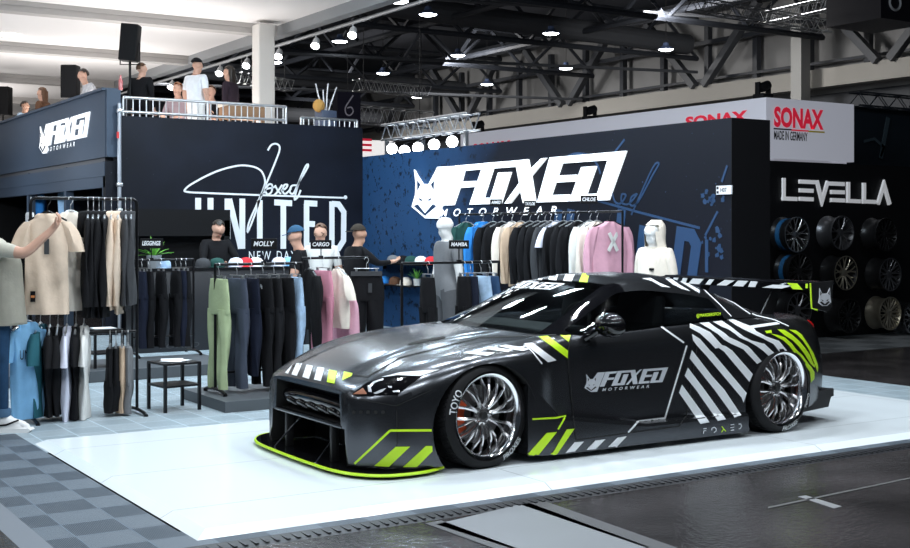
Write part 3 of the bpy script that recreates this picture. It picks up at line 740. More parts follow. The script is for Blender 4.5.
# split the shell into its panels
def take(bm, test):
    fs = [f for f in bm.faces if f.material_index == 0 and test(f.calc_center_median())]
    nb = BM(); mp = {}
    for f in fs:
        q = []
        for v in f.verts:
            if v not in mp: mp[v] = nb.verts.new(v.co)
            q.append(mp[v])
        nb.faces.new(q)
    bmesh.ops.delete(bm, geom=fs, context='FACES'); return nb
hood_bm = take(bmb, lambda c: c.z > .52 and -.85 < c.x < .62 and abs(c.y) < .64-.10*max(0, -c.x-.4))
door_n = take(bmb, lambda c: c.y < -.82 and .66 < c.x < 1.98 and c.z > .17)
door_f = take(bmb, lambda c: c.y > .82 and .66 < c.x < 1.98 and c.z > .17)
bump_bm = take(bmb, lambda c: c.x < -.36 and c.z < .53)
trunk_bm = take(bmb, lambda c: c.x > 2.9 and c.z > .83 and abs(c.y) < .62)
rbump_bm = take(bmb, lambda c: c.x > 3.15 and c.z < .62)
obj('body', bmb, [m_body, m_void], car, 35, recalc=False)
obj('hood', hood_bm, m_body, car, 35, recalc=False)
obj('door', door_n, m_body, car, 35, recalc=False)
obj('door', door_f, m_body, car, 35, recalc=False)
obj('front_bumper', bump_bm, m_body, car, 35, recalc=False)
obj('trunk_lid', trunk_bm, m_body, car, 35, recalc=False)
obj('rear_bumper', rbump_bm, m_body, car, 35, recalc=False)
for k, nm, mm in (('roof', 'roof', m_body), ('windshield', 'windshield', m_ws), ('rear_window', 'rear_window', m_sg), ('pillar_near', 'windscreen_pillar', m_gloss), ('pillar_far', 'windscreen_pillar', m_gloss), ('window_near', 'side_window', m_sg), ('window_far', 'side_window', m_sg)):
    obj(nm, parts_g[k], mm, car, 35)
for k in ('quarter_near', 'quarter_far'): parts_g[k].free()
obj('side_skirt', SK, m_body, car, 25); obj('side_skirt', SK2, m_body, car, 25)
# splitter
def plate(bm, poly, z0, z1): prism(bm, poly, z0, z1, lambda u, v, w: (u, v, w))
def splitter_outline(k=1.):
    P = [(-.30, .90), (-.45, .965), (-.62, .975), (-.78, .93), (-.90, .80), (-.965, .60), (-.985, .3), (-.99, 0)]
    P = smooth_path(P, 4)
    return P
so = splitter_outline(); poly = so + [(x, -y) for x, y in reversed(so[:-1])]
bm = BM(); plate(bm, poly, .022, .038); obj('front_splitter', bm, m_gloss, car, 30)
bm = BM(); tube(bm, [(x*1.0-.003, y*1.003, .030) for x, y in poly], .0105, 6); obj('splitter_edge', bm, m_lime, car, 40)
for y, xb in ((.36, -.95), (-.33, -.955)):
    bm = BM(); cyl(bm, (-.72, y*.9, .28), (xb, y, .038), .006, 8); obj('splitter_rod', bm, m_chrome, car)
# grille hardware: intercooler bar, pipes, tow hook
bm = BM(); box(bm, (-.70, 0, .40), (.06, 1.0, .14), bev=.015)
for k in range(9): box(bm, (-.735, 0, .345+.0145*k), (.012, .96, .005))
obj('intercooler', bm, m_black, car, 30)
bm = BM()
tube(bm, [(-.79, -.46, .40), (-.80, -.2, .415), (-.80, .2, .415), (-.79, .46, .40)], .045, 12)
for y in (-.34, -.17, 0, .17, .34): tube(bm, smooth_path([(-.80, y-.07, .35), (-.825, y-.03, .375), (-.825, y+.03, .375), (-.80, y+.07, .35)], 3), .026, 10)
obj('grille_pipes', bm, m_gloss, car, 40)
bm = BM(); box(bm, (-.845, 0, .292), (.05, 1.06, .022), bev=.006); obj('grille_bar', bm, m_body, car, 30)
for s in (-1, 1):
    bm = BM(); box(bm, (-.83, s*.36, .16), (.06, .035, .25), bev=.008); obj('intake_fin', bm, m_black, car, 30)
# wheels
def tyre_profile(w, R, r):
    h = w/2
    return [(r, -h*.80), (r+.02, -h*.98), (R-.05, -h*1.02), (R-.018, -h*.93), (R, -h*.78), (R+.001, 0), (R, h*.78), (R-.018, h*.93), (R-.05, h*1.02), (r+.02, h*.98), (r, h*.80)]
def make_wheel(name, loc, steer, sgn, w=.30, R=.352, r=.283, letters=True, rear=False):
    """axis of the wheel along its local Y; face towards -Y (sgn -1) or +Y"""
    root = joint(name, car, loc, (0, 0, steer))
    M = Matrix.Rotation(PI/2, 4, 'X') if sgn < 0 else Matrix.Rotation(-PI/2, 4, 'X')   # local z -> outward
    bm = BM(); lathe(bm, tyre_profile(w, R, r), 64, M)
    for k in range(72):                      # tread blocks
        a = 2*PI*k/72
        for zz in (-.34, 0, .34):
            c = Vector((math.cos(a)*(R+.0015), math.sin(a)*(R+.0015), zz*w*.75))
            rot = Matrix.Rotation(a, 4, 'Z') @ Matrix.Rotation(.35 if zz else 0, 4, 'X')
            vs0 = len(bm.verts); box(bm, (0, 0, 0), (.008, .020, w*.22), M=M @ Matrix.Translation(c) @ rot)
    obj('tyre', bm, m_rubber, root, 35)
    h = w/2
    bm = BM()
    lathe(bm, [(r-.004, h*.80), (r+.006, h*.93), (r+.002, h*.97), (r-.012, h*.93), (r-.022, h*.80), (r-.035, h*.55), (r-.045, h*.15), (r-.05, -h*.6), (r-.02, -h*.8), (r, -h*.85)], 64, M)
    obj('rim', bm, m_chrome, root, 40)
    bm = BM()
    for k in range(10):
        a = 2*PI*k/10 + .16
        def P(rad, da, z): return M @ Vector((rad*math.cos(a+da), rad*math.sin(a+da), z))
        zt = h*.50; rr = r-.035
        for da in (-.155, .155):             # each spoke forks towards the rim
            pts = [P(.05, 0, zt-.01), P(.10, da*.15, zt+.012), P(.17, da*.60, zt+.012), P(rr, da*1.02, zt-.03)]
            wd = [.017, .013, .011, .012]
            tube(bm, pts, wd, 6)
        tube(bm, [P(.10, 0, zt-.035), P(rr, 0, zt-.075)], .006, 5)
    lathe(bm, [(0, h*.40), (.07, h*.40), (.075, h*.48), (.055, h*.55), (.045, h*.55), (0, h*.55)], 24, M)
    obj('spokes', bm, m_spoke, root, 40)
    bm = BM(); lathe(bm, [(0, h*.66), (.022, h*.66), (.030, h*.60), (.032, h*.52)], 20, M)
    obj('centre_cap', bm, m_black, root, 40)
    for k in range(5):
        bm = BM(); a = 2*PI*k/5; c = Vector((.056*math.cos(a), .056*math.sin(a), 0)); cyl(bm, M @ (c+Vector((0, 0, h*.5))), M @ (c+Vector((0, 0, h*.68))), .009, 8)
        obj('wheel_nut', bm, m_chrome, root, 30)
    bm = BM(); lathe(bm, [(.06, -.01), (.195, -.01), (.195, .018), (.06, .018)], 40, M, close=True); obj('brake_disc', bm, m_disc, root, 30)
    bm = BM(); a0 = PI if sgn < 0 else 0
    for k in range(-3, 4):
        a = a0 + k*.16*1; c = M @ Vector((.175*math.cos(a), .175*math.sin(a), .02))
        box(bm, (0, 0, 0), (.07, .035, .06), M=M @ Matrix.Translation((.175*math.cos(a), .175*math.sin(a), .015)) @ Matrix.Rotation(a, 4, 'Z'))
    obj('brake_caliper', bm, m_brake, root, 30)
    if letters:
        def arc(s, mid_deg, rad, hgt, span, flip=False):
            t = text_fit(s, 1, 1, bold=.015); bm2 = BM()
            def f(co):
                th = math.radians(mid_deg) - (co.x-.5)*span if not flip else math.radians(mid_deg) + (co.x-.5)*span
                rr = rad + (co.y-.5)*hgt*(1 if not flip else -1)
                zz = h*1.0 + .002 - max(0, (rr-R+.045))*.30
                return M @ Vector((rr*math.cos(th), rr*math.sin(th), zz))
            es = [e for e in t.edges if e.calc_length() > .06]
            bmesh.ops.subdivide_edges(t, edges=es, cuts=3); bmesh.ops.triangulate(t, faces=t.faces[:])
            merge(bm2, t, f); return bm2
        obj('tyre_lettering', arc('TOYO', 158, .318, .052, .52) if not rear else arc('TOYO', -22, .312, .042, .40, True), m_white, root, 0)
        obj('tyre_lettering', arc('PROXES', -76 if rear else -50, .318 if not rear else .312, .042, .60, True), m_white, root, 0)
    return root
make_wheel('front_wheel', (0, -.835, .352), math.radians(6), -1)
make_wheel('rear_wheel', (2.784, -.855, .345), math.radians(4), -1, w=.34, R=.345, r=.288, rear=True)
make_wheel('front_wheel', (0, .835, .352), math.radians(6), 1, letters=False)
make_wheel('rear_wheel', (2.784, .855, .345), math.radians(4), 1, w=.34, R=.345, r=.288, letters=False)
# rear wing
def airfoil(ch, th): return [(0, 0), (.02*ch, th*.5), (.25*ch, th), (.6*ch, th*.75), (ch, .012), (ch, 0), (.5*ch, -th*.15), (.05*ch, -th*.3)]
wing = joint('rear_wing', car)
bm = BM(); A = airfoil(.30, .05)
prism(bm, A, -.90, .90, lambda u, v, w: (3.22+u, w, 1.118+v+.12*u)); obj('wing_blade', bm, m_gloss, wing, 40)
for s in (-1, 1):
    bm = BM(); prism(bm, [(3.22, 1.165), (3.235, .96), (3.42, .925), (3.48, .96), (3.50, 1.18)], s*.90, s*.912, lambda u, v, w: (u, w, v)); obj('end_plate', bm, m_black, wing, 0)
    bm = BM(); tube(bm, [(3.22, s*.914, 1.165), (3.235, s*.914, .96), (3.30, s*.914, .945)], .007, 6); obj('end_plate_edge', bm, m_lime, wing)
    bm = BM(); prism(bm, [(3.15, .87), (3.30, .87), (3.42, 1.12), (3.32, 1.12)], s*.42, s*.434, lambda u, v, w: (u, w, v)); obj('wing_strut', bm, m_black, wing, 0)
# mirrors
for s in (-1,):
    bm = BM()
    ball(bm, (1.02, s*1.03, .925), (.10, .145, .090), 24)
    for v in bm.verts:
        if v.co.x > 1.04: v.co.x = 1.04+(v.co.x-1.04)*.25
    tube(bm, [(.93, s*.86, .83), (.95, s*.90, .85), (.985, s*.96, .90)], [.035, .028, .03], 10)
    obj('side_mirror', bm, m_gloss, car, 50)
# tail lamps, exhausts, diffuser
for s in (-1, 1):
    for y in (.36, .55):
        bm = BM(); lathe(bm, [(0, .02), (.055, .02), (.07, .0), (.07, -.05)], 24, Matrix.Translation((3.6, s*y, .76)) @ Matrix.Rotation(PI/2, 4, 'Y'))
        obj('tail_lamp', bm, mat('tail_lamp_red', (.5, .01, .01), .2), car)
bm = BM()
prism(bm, [(3.1, .10), (3.66, .20), (3.66, .26), (3.1, .2)], -.78, .78, lambda u, v, w: (u, w, v))
for s in (-1, 1): prism(bm, [(3.05, .10), (3.50, .13), (3.56, .28), (3.2, .26)], s*.83, s*.86, lambda u, v, w: (u, w, v))
obj('rear_diffuser', bm, m_black, car, 0)
# interior
bm = BM(); box(bm, (.98, 0, .82), (.42, 1.3, .12), bev=.04); obj('dashboard', bm, mat('dashboard_black', (.05, .055, .058), .7), car, 40)
for s in (-1, 1):
    bm = BM(); box(bm, (1.60, s*.36, .62), (.5, .5, .16), bev=.05); box(bm, (1.86, s*.36, .86), (.14, .48, .50), rot=Matrix.Rotation(.2, 3, 'Y').to_euler(), bev=.06); box(bm, (1.91, s*.36, 1.10), (.09, .25, .14), bev=.04)
    obj('seat', bm, mat('seat_black', (.02, .02, .022), .7), car, 40)
bm = BM(); a = [Vector((1.22+.06*math.sin(t)*.9, -.36+.17*math.cos(t), .87+.17*math.sin(t))) for t in np.linspace(0, 2*PI, 24, endpoint=False)]
tube(bm, a, .014, 8, closed=True); obj('steering_wheel', bm, m_black, car)
# stripes, letters, seams: outlines traced on the car's skin
z1 = fr(680, 300, 10.11); z2 = fr(670, 345, 10.11); z3 = fr(670, 390, 10.11); z4 = fr(745, 310, 10.11); z5 = fr(745, 355, 7.83)
z6 = fr(600, 265, 9.1); z7 = fr(655, 265, 5.056); z8 = fr(440, 320, 6.5); zs = fr(500, 395, 7.0); zb = fr(340, 415, 8.27)
zn = fr(250, 360, 8.27); zh = fr(345, 350, 9.1); zd = fr(610, 310, 4.215); zr = fr(540, 265, 9.1)
quarter = [
 z2((118, 400))+z3((395, 325), (305, 342))+z2((88, 482)),
 z2((178, 228))+z3((350, 0), (562, 295), (480, 312), (262, 0))+z2((145, 310)),
 z2((218, 50), (420, 310))+z3((550, 0), (720, 256), (650, 278), (450, 0))+z2((195, 135)),
 z1((120, 345), (200, 395), (300, 510))+z2((430, 80), (772, 485))+z3((742, 128))+z2((720, 530), (375, 120))+z1((164, 455), (128, 405)),
 z1((100, 240), (190, 272), (300, 325), (365, 395), (420, 455))+z2((560, 12), (625, 55), (835, 295), (800, 372), (545, 68), (490, 28))+z1((355, 490), (300, 430), (200, 340), (95, 282)),
 z1((195, 235), (290, 228), (360, 280), (440, 330), (500, 380), (560, 405), (680, 465), (755, 535))+z4((60, 400), (165, 518), (120, 545))+z2((740, 45))+z1((620, 490), (505, 438), (440, 400), (380, 345), (290, 290)),
 z1((330, 222), (420, 213), (510, 270), (580, 325), (640, 370), (720, 410), (830, 440))+z4((190, 340), (290, 432), (235, 463), (180, 412), (110, 362))+z1((690, 420), (600, 382), (555, 345), (490, 300), (420, 272)),
 z1((470, 195), (520, 190), (640, 240), (735, 275))+z4((110, 215), (215, 270), (340, 312), (422, 412), (345, 422), (285, 345), (180, 290), (60, 235))+z1((650, 305), (560, 255)),
 z4((20, 165), (320, 125), (355, 145), (60, 190))]
wh = {'quarter_stripe': quarter,
 'roof_stripe': [z6((380, 125), (460, 120), (540, 165), (640, 208), (560, 200), (470, 150)), z6((590, 125), (650, 130), (720, 180), (820, 240), (740, 220), (660, 180)),
   z6((720, 150), (800, 170), (905, 230), (905, 262), (830, 215)), [(534.3, 279.7), (537.6, 273.4), (547.3, 272.8), (541.7, 280.5)],
   zr((75, 135), (100, 75), (173, 70), (150, 145)), zr((210, 145), (240, 68), (326, 66), (290, 152))],
 'fender_stripe': [z8((545, 155), (600, 150), (755, 262), (700, 275)), z8((150, 218), (180, 205), (360, 215), (310, 235)), z8((290, 190), (330, 178), (470, 195), (440, 212)),
   z8((380, 172), (430, 163), (585, 190), (540, 205), (470, 193)), z8((130, 265), (175, 243), (225, 243), (200, 262))],
 'nose_stripe': [zn((290, 108), (368, 22), (350, 45), (318, 116)), zn((345, 122), (385, 30), (435, 28), (390, 135)), zn((435, 142), (470, 42), (522, 52), (490, 160)), zn((530, 165), (560, 60), (617, 68), (588, 178))],
 'sill_stripe': [zs((435, 430), (520, 330), (585, 325), (500, 420)), zs((580, 405), (665, 318), (735, 310), (645, 400)), zs((730, 388), (820, 298), (885, 288), (800, 380))]}
li = {'quarter_stripe': [z4((255, 240), (330, 255), (400, 278), (470, 340), (520, 405), (580, 460), (640, 545))+z5((515, 90), (540, 130), (540, 185), (515, 215), (505, 130), (405, 2))+z4((510, 450), (440, 360), (380, 305)),
   z4((325, 197), (395, 203), (470, 250), (540, 310), (600, 380), (650, 450), (690, 545))+z5((545, 75), (543, 100))+z4((660, 545), (600, 450), (540, 370), (480, 310), (400, 260)),
   z4((440, 200), (510, 207), (570, 250), (630, 340), (690, 440), (730, 545))+z5((570, 100), (565, 138))+z4((700, 545), (640, 400), (580, 310), (520, 250)), z4((200, 215), (262, 205), (270, 232), (215, 238))],
 'fender_stripe': [z8((640, 110), (700, 105), (830, 200), (828, 250)), z8((780, 100), (850, 100), (835, 145))],
 'roof_stripe': [zr((355, 155), (385, 80), (452, 80), (430, 162))],
 'nose_stripe': [zn((637, 185), (655, 82), (722, 95), (700, 198)), zn((762, 172), (778, 98), (850, 112), (840, 135))],
 'bumper_stripe': [zb((285, 420), (460, 262), (580, 260), (405, 428)), zb((520, 430), (710, 255), (762, 255), (764, 300), (635, 430))]+line_polys([(zb((122, 403), (415, 127)), 2.2), (zb((415, 128), (757, 126)), 2.4)]),
 'sill_stripe': [zs((190, 452), (195, 410), (325, 265), (398, 258), (240, 455)), zs((300, 448), (370, 400), (465, 240), (520, 235), (380, 440))]+line_polys([(zs((225, 168), (390, 160), (460, 146)), 1.7), (zs((458, 148), (405, 240)), 1.7)])}
for k, ps in wh.items():
    o = obj(k, decal_bm(ps), m_white, car, 0, recalc=False); o['label'] = 'white diagonal stripes'
for k, ps in li.items():
    o = obj(k, decal_bm(ps), m_lime, car, 0, recalc=False); o['label'] = 'lime diagonal stripes'
thin = line_polys([(zd((215, 72), (310, 138)), 1.7), (zd((322, 150), (230, 455)), 1.7), (zd((232, 455), (120, 468)), 1.7), (zd((120, 468), (75, 515)), 1.7),
  (z7((250, 130), (330, 205), (385, 262)), 1.0), (z7((265, 128), (330, 160), (400, 195), (480, 250)), 1.0), (z4((70, 40), (110, 58), (300, 105), (440, 168)), 1.0), (z8((550, 165), (600, 210), (660, 285)), 1.3)])
o = obj('pinstripe', decal_bm(thin, .005), m_white, car, 0, recalc=False); o['label'] = 'thin white lines'
seams = line_polys([([(571, 337), (567.5, 352), (568, 366), (574, 425), (576, 440)], 1.0), ([(576, 440), (679, 426), (686, 416), (697, 346)], 1.0),
  (zb((468, -40), (472, 240), (432, 420)), .8), ([(432, 390), (396, 406), (351, 398)], .7), ([(351, 375), (368, 377), (400, 358), (480, 338), (556, 335)], .8)])
obj('panel_seams', decal_bm(seams, .003), m_void, car, 0, recalc=False)
def disc(x, y, r, n=10): return [(x+r*math.cos(2*PI*k/n), y+r*math.sin(2*PI*k/n)) for k in range(n)]
obj('bumper_vents', decal_bm([disc(x, 412.2, 2.0) for x in (354, 361.2, 368.4, 375.8, 383.2)]), m_void, car, 0, recalc=False)
obj('hood_vent', decal_bm([fr(340, 310, 6.09)((410, 206), (500, 181), (635, 158), (642, 172), (520, 195), (420, 216))], .003), m_void, car, 0, recalc=False)
hl = joint('headlight', car)
obj('lamp_glass', decal_bm([zh((60, 412), (130, 350), (200, 300), (310, 258), (480, 237), (650, 234), (690, 247), (600, 310), (480, 408), (200, 420))], .003), m_gloss, hl, 0, recalc=False)
obj('indicator', decal_bm([zh((75, 404), (165, 348), (203, 404))], .005), mat('indicator_amber', (.30, .13, .08), .3), hl, 0, recalc=False)
obj('lamp_reflector', decal_bm([zh((215, 385), (208, 340), (260, 290), (350, 262), (352, 276), (272, 305), (237, 345), (247, 388)), zh((260, 395), (330, 365), (380, 350), (340, 385), (280, 405)), zh((390, 330), (430, 335), (425, 350), (395, 345)), zh((430, 375), (490, 365), (500, 385), (440, 386))], .006), mat('lamp_reflector', (.85, .87, .92), .2, .6), hl, 0, recalc=False)
obj('headlight_stripe', decal_bm([zh((330, 252), (500, 208), (700, 192), (860, 182), (690, 240), (480, 233))], .005), m_white, car, 0, recalc=False)
# the fox and block-letter logo, outlined in wall metres (a = metres along the wall, z = height)
def tri_polys(bm):
    bmesh.ops.triangulate(bm, faces=bm.faces[:]); r = [[(v.co.x, v.co.y) for v in f.verts] for f in bm.faces]; bm.free(); return r
def door_px(a, z): return (605.2+(a+15.931)*15.58+(z-2.633)*.82, 372.1-(a+15.931)*1.14-(z-2.633)*23.5)
lg = joint('door_logo', car)
m_silver = mat('decal_silver', (.62, .64, .68), .35)
obj('fox_emblem', decal_bm([[door_px(*p) for p in LOGO['head']]], .004), m_silver, lg, 0, recalc=False)
obj('fox_features', decal_bm([[door_px(*p) for p in q] for q in HOLES], .006), m_black, lg, 0, recalc=False)
obj('letters', decal_bm([[door_px(*p) for p in LOGO[k]] for k in 'FOXED'], .004), m_silver, lg, 0, recalc=False)
tp = tri_polys(text_fit('MOTORWEAR', 3.0, .125, bold=.02, shear=.25, spacing=1.9))
obj('small_letters', decal_bm([[door_px(-16.1+x, 1.83+y) for x, y in q] for q in tp], .004), m_silver, lg, 0, recalc=False)
def quadmap(tl, tr, br, bl):
    def f(u, v):  # u 0..1 left-right, v 0..1 bottom-top
        return tuple((bl[i]*(1-u)+br[i]*u)*(1-v)+(tl[i]*(1-u)+tr[i]*u)*v for i in (0, 1))
    return f
wsq = quadmap((511, 280.4), (563, 284.0), (552, 290.0), (504.5, 287.6))
wl = lambda a, z: wsq((a+16.284)/4.2-(2.64-z)*-.02, (z-2.03)/.61)
obj('windshield_lettering', decal_bm([[wl(*p) for p in LOGO[k]] for k in 'FOXED'], .004), m_white, car, 0, recalc=False)
tp = tri_polys(text_fit('@MARDERSFCH', 1, 1))
qq = quadmap((696, 314.2), (720.5, 312.4), (720.5, 316.2), (696.5, 318.6))
obj('window_lettering', decal_bm([[qq(*p) for p in q] for q in tp], .004), m_lime, car, 0, recalc=False)
s3 = lambda pts, w: line_polys([(z3(*pts), w)])
obj('sill_letters', decal_bm(s3([(335, 392), (366, 388)], .9)+s3([(333, 442), (337, 412), (362, 410)], .9)+s3([(418, 405), (420, 385), (445, 376), (465, 392), (462, 415), (440, 430)], .9)+s3([(608, 352), (645, 347)], .9)+s3([(608, 380), (645, 375)], .9)+s3([(608, 408), (645, 403)], .9)+s3([(690, 345), (712, 342), (720, 365), (708, 388), (690, 392)], .9), .004), m_silver, car, 0, recalc=False)
obj('sill_letter_lime', decal_bm(s3([(518, 366), (562, 418)], .9)+s3([(540, 392), (518, 424)], .9), .004), m_lime, car, 0, recalc=False)
# wing graphics and end-plate emblem lie on the blade's own faces
def wing_px(polys, m, nm):
    bm = BM()
    for poly in polys:
        q = []
        for px, py in poly:
            p = Vector(on_x(px, py, CAR[0]+3.208))-Vector(CAR); q.append(bm.verts.new((3.208, max(-.897, min(.897, p.y)), p.z)))
        bm.faces.new(q)
    return obj(nm, bm, m, wing, 0)
bm = BM(); prism(bm, [(-.9, 1.108), (.9, 1.108), (.9, 1.162), (-.9, 1.162)], 3.212, 3.235, lambda u, v, w: (w, u, v)); obj('wing_edge', bm, m_gloss, wing, 0)
def wy(y0, y1, sl=.03, z0=1.111, z1=1.160): return [(y0, z0), (y1, z0), (y1-sl, z1), (y0-sl, z1)]
def wedge(nm, ps, m):
    bm = BM()
    for q in ps: prism(bm, q, 3.206, 3.212, lambda u, v, w: (w, u, v))
    o = obj(nm, bm, m, wing, 0); return o
wedge('wing_stripe', [wy(.78, .84), wy(.66, .72), wy(.54, .60), wy(.36, .50, .06), wy(.22, .28, .05), wy(.02, .14, .10), wy(-.18, -.06, .06), wy(-.32, -.24), wy(-.62, -.40, .12, 1.111, 1.140)], m_white)
wedge('wing_stripe', [wy(-.84, -.74, -.06), wy(-.895, -.875, .0, 1.125)], m_lime)
def fox_face(c=(0, 0), s=1.):
    P = [(-.40, .95), (-.20, .66), (.20, .66), (.40, .95), (.44, .45), (.5, .18), (.18, 0), (-.18, 0), (-.5, .18), (-.42, .45)]
    H = [[(-.35, .80), (-.26, .66), (-.36, .56)], [(.35, .80), (.26, .66), (.36, .56)], [(-.28, .36), (-.10, .28), (-.20, .26)], [(.28, .36), (.10, .28), (.20, .26)], [(-.40, .20), (-.26, .24), (0, .10), (.26, .24), (.40, .20), (.12, .04), (-.12, .04)]]
    t = lambda q: [(c[0]+x*s*1.0, c[1]+y*s) for x, y in q]
    return t(P), [t(h) for h in H]
fp, fh = fox_face((3.39, .975), .155)
bm = BM(); prism(bm, fp, -.912, -.917, lambda u, v, w: (u, w, v)); obj('end_plate_emblem', bm, m_silver, wing, 0)
bm = BM()
for q in fh: prism(bm, q, -.9165, -.919, lambda u, v, w: (u, w, v))
obj('emblem_features', bm, m_black, wing, 0)
# ================================================================ shop furniture and clothes
def fabric(name, c, rough=.85, amt=.05, scale=14):
    if name in MATS: return MATS[name]
    m = mat(name, c, rough, 0, .2); return noisy(m, scale, amt, 4, .12, 40)
F_BLACK = fabric('fabric_black', (.006, .006, .0075)); F_CHAR = fabric('fabric_charcoal', (.05, .052, .057)); F_GREY = fabric('fabric_grey', (.16, .165, .175))
F_BEIGE = fabric('fabric_beige', (.70, .56, .44)); F_CREAM = fabric('fabric_cream', (.78, .71, .62)); F_WHITE = fabric('fabric_white', (.80, .82, .85)); F_PINK = fabric('fabric_pink', (.66, .36, .45))
F_DUSTY = fabric('fabric_dusty_pink', (.60, .25, .33)); F_SAGE = fabric('fabric_sage', (.38, .46, .27)); F_BLUE = fabric('fabric_sky_blue', (.22, .46, .72)); F_TEAL = fabric('fabric_teal', (.02, .10, .13))
F_DENIM = fabric('denim_dark', (.025, .06, .13)); F_LDENIM = fabric('denim_light', (.33, .46, .62), .85, .25, 9); F_LAV = fabric('fabric_lavender', (.66, .68, .80)); F_ROYAL = fabric('fabric_royal_blue', (.03, .22, .62))
F_SLATE = fabric('fabric_slate', (.055, .066, .095)); F_GREEN = fabric('fabric_dark_green', (.02, .07, .06)); F_TAN = fabric('fabric_tan', (.52, .38, .27)); F_OFF = fabric('fabric_offwhite', (.70, .70, .68)); F_RED = fabric('fabric_red', (.62, .03, .04))
F_BROWN = fabric('fabric_brown', (.12, .06, .035)); F_NAVY = fabric('fabric_navy', (.008, .011, .024)); F_NEAR = fabric('fabric_near_black', (.010, .010, .012))
m_rack = mat('rack_black_steel', (.012, .012, .014), .35, .6)
m_wire = mat('hanger_metal', (.55, .56, .58), .3, .9)
rnd = random.Random(11)
def ctube(bm, rings, n=18, fold=.0, ph=0., kf=5, cap=True):
    """rings: (cx, cy, z, half width, half depth); a flattened cloth tube"""
    R = []
    for i, (cx, cy, z, a, d) in enumerate(rings):
        row = []
        for k in range(n):
            t = 2*PI*k/n; f = 1+fold*math.sin(kf*t+ph+z*5)*min(1, i/2)
            row.append(bm.verts.new((cx+a*math.cos(t)*(1+fold*.25*math.sin(3*t+ph)), cy+d*math.sin(t)*f + fold*.04*math.sin(t*2+z*9+ph), z)))
        R.append(row)
    for i in range(len(R)-1):
        for k in range(n): bm.faces.new((R[i][k], R[i][(k+1) % n], R[i+1][(k+1) % n], R[i+1][k]))
    if cap: bm.faces.new(R[0]); bm.faces.new(R[-1])
def dens(rings, k=4):
    P = smooth_path(rings, k); return P
def garment_bm(kind, w=.5, h=.72, depth=.045, ph=0.):
    """origin at the rail; x = width, y = thickness"""
    bm = BM(); W = w/2; top = -.13
    if kind in ('tee', 'hoodie', 'jacket', 'vest'):
        body = [(0, 0, top+.015, .075, depth*.8), (0, 0, top-.005, .10, depth*.95), (0, 0, top-.03, W*.60, depth), (0, 0, top-.065, W*.88, depth), (0, 0, top-.13, W*.96, depth*1.05), (0, 0, top-h*.5, W*.93, depth*1.1), (0, 0, top-h*.85, W*.96, depth*1.15), (0, 0, top-h, W*(.97 if kind == 'tee' else .90), depth*1.1)]
        ctube(bm, dens(body, 3), 30, .30, ph, 6)
        for s in (-1, 1):
            if kind == 'tee':
                sl = [(s*W*.78, 0, top-.055, .045, depth*.7), (s*W*.98, 0, top-.12, .065, depth*.85), (s*W*1.16, 0, top-.22, .075, depth*.95), (s*W*1.28, 0, top-.31, .078, depth*.9)]
                ctube(bm, dens(sl, 3), 16, .22, ph+s, 5)
            elif kind in ('hoodie', 'jacket'):
                sl = [(s*W*.82, 0, top-.05, .065, depth*.8), (s*W*1.02, 0, top-.16, .075, depth), (s*W*1.12, .01, top-.36, .072, depth*1.05), (s*W*1.13, .015, top-.58, .062, depth), (s*W*1.10, .015, top-.74, .05, depth*.9), (s*W*1.10, .015, top-.80, .045, depth*.8)]
                ctube(bm, dens(sl, 3), 16, .26, ph+s*2, 5)
        if kind == 'hoodie':
            hd = [(0, .0, top+.03, .06, .03), (0, .02, top+.015, .11, .055), (0, .045, top-.05, .13, .06), (0, .055, top-.14, .12, .05), (0, .055, top-.22, .06, .03)]
            ctube(bm, dens(hd, 3), 16, .08, ph)
    elif kind in ('pants', 'leggings', 'shorts', 'jeans'):
        W = w/2; hh = h; cr = top-.30 if kind != 'shorts' else top-.24
        ctube(bm, dens([(0, 0, top, W*.92, depth*.8), (0, 0, top-.04, W*.92, depth), (0, 0, top-.16, W*1.05, depth*1.1), (0, 0, cr, W*1.08, depth*1.15), (0, 0, cr-.03, W*1.05, depth)], 3), 22, .10, ph)
        lw = W*(.52 if kind != 'leggings' else .46)
        for s in (-1, 1):
            end = lw*(.55 if kind == 'leggings' else .95 if kind == 'shorts' else .80)
            ctube(bm, dens([(s*W*.52, 0, cr+.02, lw, depth*1.05), (s*W*.54, .0, cr-(hh-.30)*.35, lw*.92, depth), (s*W*.56, .01, cr-(hh-.30)*.7, (lw+end)/2*.95, depth*.9), (s*W*.56, .01, top-hh, end, depth*.85)], 4), 18, .24, ph+s, 5)
    return bm
def hanger_bm(clip=False, w=.4):
    bm = BM()
    hook = [(.0, 0, -.10), (0, 0, -.055), (.012, 0, -.035), (.024, 0, -.012), (.016, 0, .012), (0, 0, .020), (-.016, 0, .012), (-.022, 0, -.004)]
    tube(bm, smooth_path(hook, 3), .0035, 6)
    if clip:
        tube(bm, [(-w*.45, 0, -.10), (w*.45, 0, -.10)], .005, 6)
        for s in (-1, 1): box(bm, (s*w*.36, 0, -.125), (.025, .018, .05))
    else:
        tube(bm, smooth_path([(-w*.5, 0, -.175), (-w*.25, 0, -.135), (0, 0, -.098), (w*.25, 0, -.135), (w*.5, 0, -.175)], 3), .009, 6)
    return bm
OVER = {}
def garment(name, kind, loc, rz, m, label, cat, group, w=.5, h=.72, depth=.045, clip=None, hang=m_wire, fold=True):
    t = thing(name, label, cat, loc, rz, group)
    o = obj({'tee': 'shirt_body', 'hoodie': 'sweater_body', 'jacket': 'jacket_body', 'vest': 'shirt_body'}.get(kind, 'trouser_body'), garment_bm(kind, w, h, depth, rnd.uniform(0, 6)), m, t, 60)
    obj('hanger', hanger_bm(kind in ('pants', 'leggings', 'shorts', 'jeans') if clip is None else clip, w*.85), hang, t, 60)
    return t
